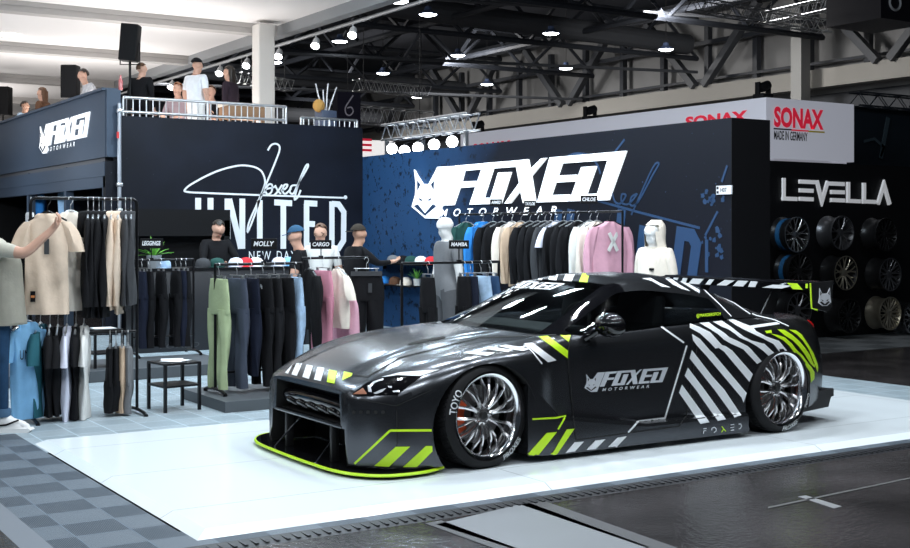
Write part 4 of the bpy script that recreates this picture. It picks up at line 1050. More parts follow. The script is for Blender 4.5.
def patch(t, nm, poly, m, y, th=.004):
    bm = BM(); prism(bm, poly, y, y-th, lambda u, v, w: (u, w, v)); return obj(nm, bm, m, t, 0)
def text_patch(t, nm, s, x0, z0, wd, hg, m, y, **kw):
    tb = text_fit(s, wd, hg, **kw); bm = BM(); merge(bm, tb, lambda co: (x0+co.x, y, z0+co.y)); return obj(nm, bm, m, t, 0)

def rack(label, p0, p1, z, lower=None, base=0., posts=(1, 1), sweep=True, group=None):
    a = Vector((*p0, base)); b = Vector((*p1, base)); L = (b-a).length; rz = math.atan2(b.y-a.y, b.x-a.x)
    t = thing('clothes_rack', label, 'rack', a, rz, group); h = z-base
    bm = BM(); r = .014
    if sweep: tube(bm, smooth_path([(-.045, 0, h-.07), (-.035, 0, h-.02), (0.0, 0, h), (.08, 0, h), (L-.08, 0, h), (L, 0, h), (L+.035, 0, h-.02), (L+.045, 0, h-.07)], 4), r, 8)
    else: tube(bm, [(-.05, 0, h), (L+.05, 0, h)], r, 8)
    obj('rail', bm, m_rack, t, 60)
    for i, x in enumerate((-.045, L+.045)):
        if not posts[i]: continue
        bm = BM(); cyl(bm, (x, 0, .03), (x, 0, h-.05 if sweep else h), r, 8); obj('post', bm, m_rack, t, 60)
        bm = BM(); tube(bm, smooth_path([(x, -.26, .016), (x, -.18, .035), (x, 0, .045), (x, .18, .035), (x, .26, .016)], 4), .016, 8)
        for y in (-.25, .25): cyl(bm, (x, y, .0), (x, y, .018), .02, 10)
        obj('foot', bm, m_rack, t, 60)
    if lower:
        bm = BM(); tube(bm, [(-.045, 0, lower-base), (L+.045, 0, lower-base)], r*.8, 8); obj('lower_rail', bm, m_rack, t, 60)
    return t
def sign_plate(word, px, py, Yp=None, Xp=None, wpx=22, hpx=9, railz=1.33, label='', tilt=0):
    c = on_y(px, py, Yp) if Yp is not None else on_x(px, py, Xp)
    d = (c-Vector((0, 0, CAMZ))).dot(CAMV); k = d/1223; w, h = wpx*k, hpx*k
    t = thing('rack_sign', label, 'sign', (c.x, c.y, railz), math.radians(-32.5))
    zc = c.z-railz
    bm = BM(); box(bm, (0, 0, zc), (w, .012, h), bev=.004); obj('plate', bm, m_blackwall, t, 0)
    bm = BM(); cyl(bm, (0, .0, .012), (0, .0, zc-h*.5+.01), .006, 8); box(bm, (0, 0, .006), (.05, .03, .014)); obj('stem', bm, m_rack, t, 0)
    tb = text_fit(word, w*.80, h*.46, bold=.03, shear=.2); bm = BM(); merge(bm, tb, lambda co: (-w*.40+co.x, -.008, zc-h*.20+co.y)); obj('lettering', bm, m_print, t, 0)
    return t
# ---- podiums and side tables
m_pod = mat('podium_grey', (.075, .085, .095), .5)
pc = on_z(225.5, 414, 0)
bm = BM(); box(bm, (1.2, .55, .0485), (2.4, 1.1, .097)); bmesh.ops.translate(bm, verts=bm.verts[:], vec=(0, 0, .004))
o = obj('podium', bm, m_pod, None, 0); o.location = (pc.x, pc.y, .005); tag(o, 'low dark grey podium under the sage leggings rack', 'podium')
pd = on_z(206, 376, 0)
bm = BM(); box(bm, (-.9, .6, .06), (2.6, 1.2, .12)); o = obj('podium', bm, m_pod, None, 0); o.location = (pd.x, pd.y, .009); tag(o, 'low dark grey podium behind the black side table', 'podium')
def side_table(loc, rz, s, h, label, papers):
    t = thing('side_table', label, 'table', loc, rz, 'side tables among the racks')
    bm = BM(); box(bm, (0, 0, h-.01), (s, s, .02), bev=.004); obj('table_top', bm, m_rack, t, 0)
    bm = BM(); box(bm, (0, 0, h*.52), (s, s, .018)); obj('shelf', bm, m_rack, t, 0)
    for x in (-1, 1):
        for y in (-1, 1):
            bm = BM(); box(bm, (x*(s/2-.012), y*(s/2-.012), h/2-.005), (.026, .026, h-.01)); obj('leg', bm, m_rack, t, 0)
    return t
tc_ = on_z(174, 409, 0.01)
side_table((tc_.x, tc_.y, .008), 0.12, .36, .44, 'black metal side table with white leaflets, second from the front podium', True)
bm = BM(); 
for k in range(3): box(bm, (random.uniform(-.08, .08), random.uniform(-.08, .08), .003+k*.003), (.20, .14, .002), rot=random.uniform(-1, 1))
o = obj('leaflets', bm, mat('paper_white', (.85, .87, .9), .6), None, 0); o.location = (tc_.x, tc_.y, .449); tag(o, 'white leaflets lying on the black side table', 'leaflets')
tb_ = on_z(103, 378, 0)
side_table((tb_.x, tb_.y, .0), 0.12, .34, .55, 'black metal side table partly hidden behind the black clothes of the two-tier rack', True)
bm = BM(); box(bm, (0, 0, .004), (.24, .2, .006)); o = obj('leaflets', bm, MATS['paper_white'], None, 0); o.location = (tb_.x, tb_.y, .552); tag(o, 'white sheet on the side table behind the two-tier rack', 'leaflets')
# ---- long counter under the lettered wall
bm = BM(); xa = on_y(140, 300, 15.9).x
XE_ = on_y(345, 300, 15.9).x
box(bm, ((xa+XE_)/2, 16.2, .55), (XE_-xa, .60, 1.10), bev=.01)
ct = obj('sales_counter', bm, mat('counter_black', (.012, .013, .017), .45), None, 30); tag(ct, 'long black sales counter in front of the lettered wall', 'counter')
bm = BM(); box(bm, ((xa+XE_)/2, 16.2, 1.115), (XE_+.06-xa, .66, .03)); obj('counter_top', bm, m_rack, ct, 0)
p_ = on_y(160, 349, 15.895); t = text_fit('FOXED', .55, .07, shear=.2); bm = BM(); merge(bm, t, lambda co: (p_.x+co.x, 15.895, p_.z+co.y)); obj('embossed_lettering', bm, mat('emboss_grey', (.05, .05, .055), .5), ct, 0)

# ---- rack A: the two-tier rack beside the platform
YA = 10.76; ZA = 1.92
xl = on_y(28.8, 196, YA).x; xr = on_y(137, 200, YA).x
rack('tall two-tier black clothes rack at the corner of the white platform', (xl+.06, YA), (xr-.045, YA), ZA, .74)
def along(px, Y): return on_y(px, 230, Y).x
GA = 'clothes on the top rail of the two-tier rack'
def ga(name, kind, px, m, label, cat, w=.5, h=.75, z=ZA, Y=YA, rz=math.radians(72), **kw):
    kw.setdefault('depth', .028 if z == ZA else .036)
    return garment(name, kind, (along(px, Y), Y, z-.006), rz+rnd.uniform(-.03, .03), m, label, cat, kw.pop('group', GA), w, h, **kw)
ga('hooded_sweater', 'hoodie', 131, F_CHAR, 'charcoal grey hooded sweater at the end of the top rail by the post', 'sweater', .46, .80)
ga('hooded_sweater', 'hoodie', 125.5, F_CHAR, 'charcoal grey hooded sweater next to the beige hooded sweaters', 'sweater', .44, .85)
ga('hooded_sweater', 'hoodie', 118, F_BEIGE, 'beige hooded sweater touching the charcoal sweater on the top rail', 'sweater', .42, .88)
ga('hooded_sweater', 'hoodie', 111.5, F_BEIGE, 'beige hooded sweater touching the black clothes on the top rail', 'sweater', .42, .84)
for k, (px, lab) in enumerate(((104.5, 'black hooded sweater directly beside the beige sweaters'), (99, 'second black hooded sweater from the beige sweaters'), (93.5, 'third black hooded sweater from the beige sweaters'), (88, 'black hooded sweater nearest the cream shirt on the top rail'))):
    ga('hooded_sweater', 'hoodie', px, F_BLACK, lab, 'sweater', .44, .9)
ga('shirt', 'tee', 31, F_WHITE, 'white shirt hanging edge-on behind the beige shirt being held', 'shirt', .34, .80, Y=YA+.16)
# shirts pulled out towards the visitor
c = on_y(71, 211, YA-.02)
t = garment('shirt', 'tee', (c.x, YA-.01, ZA-.006), math.radians(18), F_CREAM, 'cream short-sleeved shirt half hidden behind the beige shirt', 'shirt', GA, .42, .84)
c = on_y(47, 211, YA-.14)
bt = garment('shirt', 'tee', (c.x, YA-.16, ZA-.02), math.radians(-22), F_BEIGE, 'beige short-sleeved shirt held out by the visitor, with a small square patch at the hem', 'shirt', GA, .37, .84, hang=m_rack)
patch(bt, 'hem_patch', [(-.13, -.86), (-.09, -.86), (-.09, -.77), (-.13, -.77)], F_BLACK, -.062)
patch(bt, 'patch_mark', [(-.125, -.825), (-.095, -.825), (-.095, -.805), (-.125, -.805)], mat('patch_orange', (.7, .25, .08), .7), -.066)
patch(bt, 'price_tag', [(-.02, -.46), (.02, -.46), (.02, -.33), (-.02, -.33)], F_CHAR, -.058)
# lower tier
GL = 'clothes on the lower rail of the two-tier rack'
def gl(name, kind, px, m, label, cat, w=.4, h=.58, z=.74, **kw): return ga(name, kind, px, m, label, cat, w, h, z=z, group=GL, **kw)
bl = garment('shirt', 'tee', (along(26, YA-.05), YA-.10, .98), math.radians(24), F_BLUE, 'sky blue shirt with dark letters at the end of the lower rail by the visitor', 'shirt', GL, .34, .80)
text_patch(bl, 'lettering', 'UNITED', -.12, -.42, .24, .08, F_NAVY, -.060)
garment('shirt', 'tee', (along(41, YA), YA+.02, .95), math.radians(62), F_TEAL, 'dark teal shirt next to the sky blue shirt on the lower rail', 'shirt', GL, .42, .76)
gl('shirt', 'tee', 50, F_BLACK, 'black shirt beside the dark teal shirt on the lower rail', 'shirt', .42, .74, z=.93)
gl('shirt', 'tee', 58, F_BLACK, 'black shirt between black and lavender shirts on the lower rail', 'shirt', .42, .74, z=.93)
gl('shirt', 'tee', 67, F_LAV, 'lavender white shirt between the black shirts on the lower rail', 'shirt', .44, .79, z=.93)
gl('shirt', 'tee', 76, F_BLACK, 'black shirt between the lavender and the off-white shirt', 'shirt', .42, .78, z=.93)
gl('shirt', 'tee', 84, F_OFF, 'off-white shirt at the inner end of the lower rail shirts', 'shirt', .44, .78, z=.93)
gl('trousers', 'pants', 110, F_BLACK, 'black trousers at the inner end of the lower rail trousers', 'trousers', .32, .56)
gl('trousers', 'pants', 116, F_BLACK, 'second pair of black trousers on the lower rail', 'trousers', .32, .55)
gl('trousers', 'pants', 122, F_TAN, 'tan trousers between black and grey trousers on the lower rail', 'trousers', .30, .57)
gl('trousers', 'pants', 128, F_GREY, 'grey trousers hanging by the post on the lower rail', 'trousers', .32, .58)
# ---- rack B (LEGGINGS)
YB = 14.4; ZB = 1.285
xa, xb = along(136, YB), along(190, YB)
rack('black clothes rack with the leggings sign and black trousers', (xa, YB), (xb, YB), ZB, .36, base=.13, sweep=False)
GB = 'clothes on the leggings rack'
def gr_(name, kind, px, Y, z, m, label, cat, group, w=.36, h=.9, rz=PI/2, **kw):
    return garment(name, kind, (along(px, Y), Y, z-.006), rz+rnd.uniform(-.08, .08), m, label, cat, group, w, h, **kw)
for px, m, lab in ((142, F_NAVY, 'navy leggings at the end of the leggings rack by the plant'), (149, F_BLACK, 'black leggings second on the leggings rack'), (161, F_BLACK, 'black leggings hanging alone in the middle of the leggings rack'), (176, F_BLACK, 'black leggings first of three close together on the leggings rack'), (181, F_NAVY, 'navy leggings between black leggings on the leggings rack'), (186, F_BLACK, 'black leggings next to the far post of the leggings rack')):
    gr_('leggings', 'leggings', px, YB, ZB, m, lab, 'leggings', GB, .27, .92)
sign_plate('LEGGINGS', 151.5, 243.5, Yp=YB, wpx=23, hpx=10, railz=ZB+.012, label='small black sign with white letters above the leggings rack')
# ---- rack C (MOLLY) on the front podium
YC = 10.92; ZC = 1.32; BC = .107
xa, xb = along(214.7, YC)+.05, along(302, YC)-.05
rack('black clothes rack with the sage leggings standing on the front podium', (xa, YC), (xb, YC), ZC, .30, base=BC, sweep=False)
GC = 'trousers on the rack with the sage leggings'
sg_ = gr_('leggings', 'leggings', 219, YC-.01, ZC, F_SAGE, 'sage green leggings hanging at the post of the front rack', 'leggings', GC, .38, 1.03)
gr_('jeans', 'jeans', 237, YC, ZC, F_SLATE, 'slate blue trousers beside the sage green leggings', 'trousers', GC, .40, 1.03)
wp = gr_('trousers', 'pants', 251, YC, ZC, F_NAVY, 'dark navy trousers with white print on the waistband', 'trousers', GC, .42, .92)
bm = BM()
for k in range(9): box(bm, (.16*math.sin(k*.9)*.9, 0, -.20-.006*(k % 3)), (.03, .012, .03), rot=k*.5)
for v in bm.verts: v.co.y = -.057 + v.co.y*.2
obj('waist_print', bm, m_print, wp, 0)
gr_('leggings', 'leggings', 263, YC, ZC, F_BLACK, 'black leggings beside the trousers with the white print', 'leggings', GC, .40, 1.03)
gr_('leggings', 'leggings', 274, YC, ZC, F_NEAR, 'near-black leggings in the middle of the front rack', 'leggings', GC, .40, 1.03)
gr_('trousers', 'pants', 284, YC, ZC, F_BLACK, 'black trousers beside the light blue jeans', 'trousers', GC, .38, .98)
gr_('jeans', 'jeans', 295.5, YC, ZC, F_LDENIM, 'light blue washed jeans at the far end of the front rack', 'jeans', GC, .34, 1.0)
sign_plate('MOLLY', 264, 244, Yp=YC, wpx=26, hpx=11, railz=ZC+.012, label='black sign reading MOLLY above the front rack')
# ---- rack D (CARGO)
YD = 11.85; ZD = 1.345
xa, xb = along(306, YD), along(364, YD)
rack('black clothes rack with pink cargo trousers behind the front rack', (xa, YD), (xb, YD), ZD, .30, sweep=False)
GD = 'clothes on the cargo rack'
yt = gr_('jacket', 'jacket', 310, YD, ZD, F_BLACK, 'black jacket with a yellow label beside the pink cargo trousers', 'jacket', GD, .40, .62)
patch(yt, 'yellow_label', [(-.10, -.30), (.02, -.27), (.02, -.24), (-.10, -.27)], mat('label_yellow', (.75, .55, .03), .6), -.06)
pk = gr_('trousers', 'pants', 323, YD, ZD, F_DUSTY, 'dusty pink cargo trousers with a white label', 'trousers', GD, .40, .98)
patch(pk, 'white_label', [(-.05, -.42), (.06, -.42), (.06, -.37), (-.05, -.37)], m_print, -.06)
gr_('shirt', 'tee', 338, YD, ZD, F_CREAM, 'cream short-sleeved shirt beside the pink cargo trousers', 'shirt', GD, .46, .62)
gr_('sweater', 'hoodie', 346, YD+.05, ZD-.25, F_PINK, 'pink sweater showing below the cream shirt', 'sweater', GD, .40, .50)
bp_ = garment('trousers', 'pants', (along(366, YD-.05), YD-.06, ZD-.02), math.radians(-28), F_BLACK, 'wide black trousers with a hanging label at the end of the cargo rack', 'trousers', GD, .36, .95)
patch(bp_, 'waistband', [(-.17, -.18), (.17, -.18), (.17, -.13), (-.17, -.13)], F_CHAR, -.055)
patch(bp_, 'hang_label', [(.02, -.36), (.06, -.36), (.06, -.26), (.02, -.26)], F_CHAR, -.066)
sign_plate('CARGO', 321, 244.5, Yp=YD, wpx=21, hpx=9, railz=ZD+.012, label='black sign reading CARGO above the rack with pink trousers')
# ---- rack E (MAMBA) close behind the platform
YE = 9.85; ZE = 1.335
xa, xb = along(406, YE), along(495, YE)
rack('black clothes rack with denim shorts behind the car windscreen', (xa, YE), (xb, YE), ZE, .3, sweep=False)
GE = 'clothes on the rack behind the windscreen'
for px, kind, m, lab, nm, w, h in ((481, 'shorts', F_LDENIM, 'light washed denim shorts beside the dark denim shorts', 'shorts', .34, .40), (490, 'shorts', F_DENIM, 'dark washed denim shorts at the end of the rack', 'shorts', .34, .40), (471, 'pants', F_NAVY, 'dark navy trousers beside the light denim shorts', 'trousers', .24, .8), (464, 'pants', F_BLACK, 'black trousers beside the grey mannequin', 'trousers', .20, .85), (428, 'pants', F_BLACK, 'black trousers in front of the shelf with the plant', 'trousers', .22, .9)):
    gr_(nm, kind, px, YE, ZE, m, lab, nm, GE, w, h)
sign_plate('MAMBA', 459, 244.5, Yp=YE, wpx=20, hpx=8.5, railz=ZE+.012, label='black sign reading MAMBA in front of the grey mannequin')
# ---- rack F (CHLOE) along the back wall
XF = 9.55; ZF = 1.868
def alongX(px): return on_x(px, 230, XF).y
ya, yb = alongX(461), alongX(620)
rack('tall black clothes rack along the navy back wall', (XF, ya), (XF, yb), ZF, None, sweep=False)
GF = 'clothes on the tall rack along the back wall'
def gf(name, kind, px, m, label, cat, w=.46, h=.78, rz=0., **kw): return garment(name, kind, (XF, alongX(px), ZF-.006), rz+rnd.uniform(-.06, .06), m, label, cat, GF, w, h, **kw)
gf('jacket', 'jacket', 466, F_GREEN, 'dark green jacket at the far end of the wall rack', 'jacket', .46, .7)
gf('hooded_sweater', 'hoodie', 483, F_ROYAL, 'bright blue hooded sweater on the wall rack', 'sweater', .44, .85)
for px, lab in ((493, 'black jacket beside the bright blue sweater'), (502, 'black jacket between the blue sweater and the cream sweater')): gf('jacket', 'jacket', px, F_BLACK, lab, 'jacket', .46, .8)
gf('sweater', 'jacket', 512, F_CREAM, 'cream sweater beside the tan sweater on the wall rack', 'sweater', .44, .8)
gf('sweater', 'jacket', 521, F_TAN, 'tan sweater beside the cream sweater on the wall rack', 'sweater', .44, .84)
for px, lab in ((530, 'black jacket beside the tan sweater'), (538, 'black jacket second from the tan sweater'), (545, 'black jacket beside the grey sweater')): gf('jacket', 'jacket', px, F_BLACK, lab, 'jacket', .46, .84)
gf('sweater', 'jacket', 550.5, F_CHAR, 'dark grey sweater beside the pale blue shirt', 'sweater', .42, .82)
gf('shirt', 'tee', 556.5, F_LAV, 'pale blue shirt between grey and black clothes on the wall rack', 'shirt', .42, .8)
for px, lab in ((564, 'black jacket beside the pale blue shirt'), (571, 'black jacket second from the pale blue shirt'), (578, 'black jacket beside the off-white sweaters')): gf('jacket', 'jacket', px, F_BLACK, lab, 'jacket', .46, .84)
gf('sweater', 'jacket', 590, F_OFF, 'off-white sweater beside the black jackets on the wall rack', 'sweater', .46, .86)
gf('sweater', 'jacket', 597, F_CREAM, 'cream sweater directly behind the pink sweater', 'sweater', .46, .86)
ps = garment('sweater', 'jacket', (XF-.02, alongX(611), ZF-.006), math.radians(-6), F_PINK, 'pink sweater with a white cross print at the near end of the wall rack', 'sweater', GF, .52, .90, hang=m_rack)
bm = BM(); stroke(bm, [(-.05, -.25), (.07, -.47)], .045, -.062, -.066, lambda u, v, w: (u, w, v)); stroke(bm, [(.07, -.25), (-.06, -.47)], .045, -.062, -.066, lambda u, v, w: (u, w, v)); obj('cross_print', bm, F_OFF, ps, 0)
for word, px, py, w, lab in (('ARMED', 496, 202.5, 12, 'small black sign at the far end of the tall wall rack'), ('TAYLOR', 530, 204, 12, 'small blue and black sign in the middle of the tall wall rack'), ('CHLOE', 589, 199.5, 17, 'black sign reading CHLOE on the tall wall rack')):
    sign_plate(word, px, py, Xp=XF, wpx=w, hpx=6.5 if w < 15 else 8, railz=ZF+.012, label=lab)
# ---- caps, shelves, plants
def cap(loc, rz, m, label, group, s=1.):
    t = thing('baseball_cap', label, 'cap', loc, rz, group)
    bm = BM(); lathe(bm, [(.092*s, 0), (.094*s, .03*s), (.088*s, .065*s), (.066*s, .095*s), (.03*s, .11*s), (0, .113*s)], 20); obj('crown', bm, m, t, 60)
    bm = BM(); n = 9; A = []
    for i in range(n):
        a = -1.05+2.1*i/(n-1); A.append((.09*s*math.cos(a), .09*s*math.sin(a)))
    B = [(.09*s+.075*s*math.cos(a*.95) if abs(a) < 1.2 else 0, .095*s*math.sin(a)) for a in [-1.05+2.1*i/(n-1) for i in range(n)]]
    prism(bm, A+list(reversed(B)), .004, .010, lambda u, v, w: (u, v, w-.12*max(0, abs(v))**1.2)); obj('visor', bm, m, t, 60)
    return t
CZT = 1.132
ZW = fabric('cap_white', (.8, .82, .85))
for px, m, rz, lab in ((203, F_CHAR, 3.6, 'grey cap on the counter beside the dark-haired man'), (217, F_GREEN, 3.8, 'green cap on the counter beside the grey cap'), (236, F_LAV, 4.2, 'pale blue cap on the counter between green and red caps'), (246, F_RED, 3.9, 'red cap on the counter beside the white cap'), (256, ZW, 4.0, 'white cap on the counter below the MOLLY sign'), (163, F_LDENIM, 4.0, 'washed denim cap beside the plant on the counter'), (279, F_LAV, 4.1, 'pale cap on the counter beside the man with the blue cap'), (290, F_BLUE, 4.1, 'light blue cap on the counter near the man with the blue cap')):
    cap((along(px, 16.05), 16.05, CZT), rz, m, lab, 'caps on the black counter', 1.15)
def shelf(px0, px1, py, label):
    y0 = on_x(px1, py, XW-.12).y; y1 = on_x(px0, py, XW-.12).y; z = on_x((px0+px1)/2, py, XW-.12).z
    bm = BM(); box(bm, (XW-.20, (y0+y1)/2, z-.012), (.40, y1-y0, .024)); box(bm, (XW-.04, y0+.05, z-.07), (.06, .02, .10)); box(bm, (XW-.04, y1-.05, z-.07), (.06, .02, .10))
    tag(obj('wall_shelf', bm, m_rack, None, 0), label, 'shelf', 'cap shelves on the blue wall'); return z
zs1 = shelf(379, 437, 263, 'dark shelf with five caps on the blue wall'); zs2 = shelf(378, 424, 284, 'lower dark shelf with the small plant on the blue wall')
def on_shelf(px): return (XW-.22, on_x(px, 260, XW-.22).y)
for px, m, lab in ((393, F_GREY, 'grey cap on the upper wall shelf'), (403, F_BLACK, 'black cap on the upper wall shelf'), (411, F_GREEN, 'green cap on the upper wall shelf'), (421, ZW, 'white cap on the upper wall shelf'), (431, F_RED, 'red cap on the upper wall shelf')):
    cap((*on_shelf(px), zs1+.002), 3.5, m, lab, 'caps on the wall shelves', 1.1)
for px, m, lab in ((384, F_ROYAL, 'blue cap on the lower wall shelf'), (395, F_BROWN, 'brown cap on the lower wall shelf'), (406, F_CREAM, 'beige cap at the edge of the lower wall shelf')): cap((*on_shelf(px), zs2+.002), 3.5, m, lab, 'caps on the wall shelves', 1.1)
m_leaf = mat('plant_leaf', (.14, .42, .05), .5); m_pot = mat('pot_grey', (.22, .24, .26), .6)
def plant(loc, s, label, n=22, pot=m_pot):
    t = thing('potted_plant', label, 'plant', loc)
    bm = BM(); lathe(bm, [(0, 0), (.06*s, 0), (.075*s, .13*s), (.065*s, .13*s), (.06*s, .11*s), (0, .11*s)], 20); obj('pot', bm, pot, t, 40)
    bm = BM()
    for k in range(n):
        a = k*2.4; L = s*rnd.uniform(.14, .24); e = rnd.uniform(.35, 1.2); pts = []
        for i in range(6):
            u = i/5; r = L*u*math.cos(e)*1.1; z = .11*s+L*(u*math.sin(e)*1.25-.35*u*u*math.cos(e)); pts.append(Vector((r*math.cos(a), r*math.sin(a), z)))
        sd = Vector((-math.sin(a), math.cos(a), 0)); row = []
        for i, p in enumerate(pts):
            w = s*.011*math.sin(PI*(.12+.86*i/5)); row.append((bm.verts.new(p-sd*w), bm.verts.new(p+sd*w+Vector((0, 0, .001))), bm.verts.new(p-Vector((0, 0, .004*s)))))
        for i in range(5):
            for q in ((0, 1), (1, 2), (2, 0)): bm.faces.new((row[i][q[0]], row[i][q[1]], row[i+1][q[1]], row[i+1][q[0]]))
    obj('leaves', bm, m_leaf, t, 0); return t
plant((along(154, 16.0), 16.0, CZT), 1.35, 'green spiky plant in a grey pot on the counter under the LEGGINGS sign')
plant((*on_shelf(417), zs2+.001), .85, 'small green plant in a pale pot on the lower wall shelf', pot=mat('pot_pale', (.5, .5, .48), .6))
# ================================================================ gallery, neighbouring booths, hall lamps
m_alu = mat('aluminium', (.62, .63, .65), .32, .9); m_cable = mat('cable_dark', (.03, .03, .032), .6)
def railing(label, x0, x1, y, z0, z1, zb, n):
    t = thing('steel_railing', label, 'railing', (x0, y, z0)); L = x1-x0; h = z1-z0
    for z in (h, zb-z0, .12):
        bm = BM(); tube(bm, [(0, 0, z), (L, 0, z)], .024, 8); obj('rail', bm, m_alu, t, 60)
    for x in (0, L*.5, L):
        bm = BM(); tube(bm, [(x, 0, 0), (x, 0, h)], .024, 8); obj('post', bm, m_alu, t, 60)
    for k in range(n):
        x = L*(k+.5)/n; bm = BM(); tube(bm, [(x, 0, .12), (x, 0, h)], .011, 6); obj('baluster', bm, m_alu, t, 60)
YR = 19.17
railing('steel railing on the gallery behind the standing visitors', on_y(123, 96, YR).x, on_y(286, 107, YR).x, YR, 2.88, 3.75, 3.52, 26)
railing('lower steel railing at the far corner of the gallery', on_y(301, 117, YR).x, on_y(357, 125, YR).x, YR, 2.88, 3.58, 3.40, 11)
t = thing('scaffold_post', 'galvanised scaffold post at the corner of the gallery', 'post', (on_y(119.5, 200, 18.86).x, 18.86, 0))
bm = BM(); tube(bm, [(0, 0, .01), (0, 0, 3.62)], .03, 12); box(bm, (0, 0, .006), (.14, .14, .012)); obj('tube', bm, mat('galvanised', (.42, .45, .50), .4, .7), t, 50)
for z in (1.95, 2.35, 3.5):
    bm = BM(); box(bm, (0, 0, z), (.085, .085, .06), bev=.01); obj('clamp', bm, m_alu, t, 40)
bm = BM(); box(bm, (-.035, -.03, 3.12), (.03, .03, .10)); obj('red_marker', bm, mat('marker_red', (.7, .03, .03), .5), t, 0)
m_spk = mat('speaker_black', (.005, .005, .006), .6, 0, .25)
def speaker(px, py, wpx, hpx, X=None, Y=None, label='', tilt=0., zf=2.88, yoke=False):
    c = on_x(px, py, X) if X else on_y(px, py, Y); d = (c-Vector((0, 0, CAMZ))).dot(CAMV); k = d/1223; w, h = wpx*k, hpx*k
    t = thing('loudspeaker', label, 'speaker', (c.x, c.y, zf), math.radians(-32.5)); zc = c.z-zf
    M = Matrix.Translation((0, 0, zc)) @ Matrix.Rotation(tilt, 4, 'Y')
    bm = BM(); box(bm, (0, 0, 0), (w, w*.9, h), bev=.02); bm.transform(M); obj('cabinet', bm, m_spk, t, 40)
    bm = BM(); box(bm, (0, -w*.45-.006, 0), (w*.9, .012, h*.93), bev=.004); bm.transform(M); obj('grille', bm, mat('speaker_mesh', (.008, .008, .009), .8, 0, .2), t, 40)
    bm = BM(); cyl(bm, (0, 0, .02), (0, 0, zc-h*.5+.01), .02, 10)
    for a in (0, 2.1, 4.2): tube(bm, [(0, 0, .45), (.35*math.cos(a), .35*math.sin(a), .01)], .012, 6)
    obj('stand', bm, m_spk, t, 50)
    if yoke:
        bm = BM(); tube(bm, [(-w*.56, 0, zc), (-w*.56, 0, zc-h*.58), (w*.56, 0, zc-h*.58), (w*.56, 0, zc)], .012, 6); obj('yoke', bm, m_spk, t, 40)
    return t
speaker(130, 43, 17.5, 37, Y=19.75, label='tilted black loudspeaker on a pole at the gallery corner', tilt=.08, yoke=True)
speaker(70.5, 82, 16, 33, X=6.6, label='upright black loudspeaker beside the man in the grey hoodie', zf=2.88)
speaker(3, 101, 15, 28, X=6.9, label='black loudspeaker at the far left end of the gallery', zf=2.88)
# furniture on the gallery
def bench(x, y, L, label, rz=0.):
    t = thing('bench', label, 'bench', (x, y, 2.88), rz)
    bm = BM(); box(bm, (0, 0, .43), (L, .45, .10), bev=.03); obj('seat', bm, mat('bench_cream', (.62, .56, .48), .7), t, 40)
    for s in (-1, 1): bm = BM(); box(bm, (s*(L/2-.15), 0, .19), (.06, .40, .38)); obj('leg', bm, m_rack, t, 0)
    return t
b0 = on_y(150, 110, 20.9).x; bench(b0+.75, 21.15, 2.9, 'cream bench behind the gallery railing')
bx = on_y(242, 113, 20.0).x
t = thing('bar_table', 'cream topped wooden bar table behind the gallery railing', 'table', (bx, 20.0, 2.88))
bm = BM(); box(bm, (0, 0, .93), (.75, .5, .05), bev=.01); obj('table_top', bm, mat('table_cream', (.75, .68, .58), .6), t, 30)
bm = BM(); box(bm, (0, 0, .80), (.68, .44, .20)); obj('apron', bm, mat('table_wood', (.30, .17, .09), .6), t, 0)
for sx in (-1, 1):
    for sy in (-1, 1): bm = BM(); box(bm, (sx*.31, sy*.19, .36), (.05, .05, .72)); obj('leg', bm, MATS['table_wood'], t, 0)
vx = on_y(327, 110, 19.7).x
t = thing('planter', 'dark planter with white branches at the far gallery corner', 'planter', (vx, 19.75, 2.88))
bm = BM(); box(bm, (0, 0, .45), (.30, .30, .90), bev=.01); obj('box', bm, mat('planter_blue', (.06, .08, .13), .5), t, 30)
for k, (dx, dz) in enumerate(((-.20, .50), (-.05, .40), (.05, .52), (.22, .46))):
    bm = BM(); tube(bm, [(dx*.2, 0, .88), (dx*.7, .02, .88+dz*.6), (dx, 0, .88+dz)], .012, 6); obj('branch', bm, m_print, t, 50)
bm = BM(); ball(bm, (-.16, -.05, .98), (.11, .11, .12), 16); obj('fur_ball', bm, mat('fur_ochre', (.55, .30, .08), .9), t, 60)
bm = BM(); lathe(bm, [(0, 0), (.035, 0), (.035, .15), (.014, .20), (.014, .24), (0, .24)], 16); o = obj('bottle', bm, mat('bottle_plastic', (.55, .15, .15), .3), None, 40)
c = on_x(124.5, 92, 5.86); o.location = (5.90, 19.05, 3.842); tag(o, 'plastic bottle standing on the corner of the gallery front', 'bottle')
# spotlights along the canopy edge
m_glow = mat('lamp_glow', (1, 1, 1), .4, emit=(.93, .97, 1.), estr=14.); m_lampbody = mat('lamp_white', (.75, .75, .76), .4)
names = ['topmost', 'second', 'third', 'fourth', 'fifth', 'sixth', 'seventh']
for i, (px, py) in enumerate([(353, 13), (316, 25.5), (279, 38), (247, 50), (220, 59), (172, 75), (151, 83)]):
    c = on_x(px, py, 10.12)
    t = thing('track_spotlight', '%s white spotlight down the pipe at the canopy edge' % names[i], 'spotlight', (10.12, c.y, CZ-.335), math.radians(-40), 'spotlights on the canopy pipe')
    M = Matrix.Translation((0, 0, -.13)) @ Matrix.Rotation(-.75, 4, 'X') @ Matrix.Scale(.85, 4)
    bm = BM(); lathe(bm, [(0, .13), (.05, .13), (.075, .08), (.10, -.12), (.094, -.12), (.07, .06), (0, .07)], 20, M); obj('shade', bm, m_lampbody, t, 40)
    bm = BM(); lathe(bm, [(0, -.08), (.088, -.08), (.088, -.115), (.05, -.135), (0, -.14)], 20, M); obj('bulb', bm, m_glow, t, 40)
    bm = BM(); cyl(bm, (0, 0, -.06), (0, 0, .03), .012, 8); obj('stem', bm, m_lampbody, t)
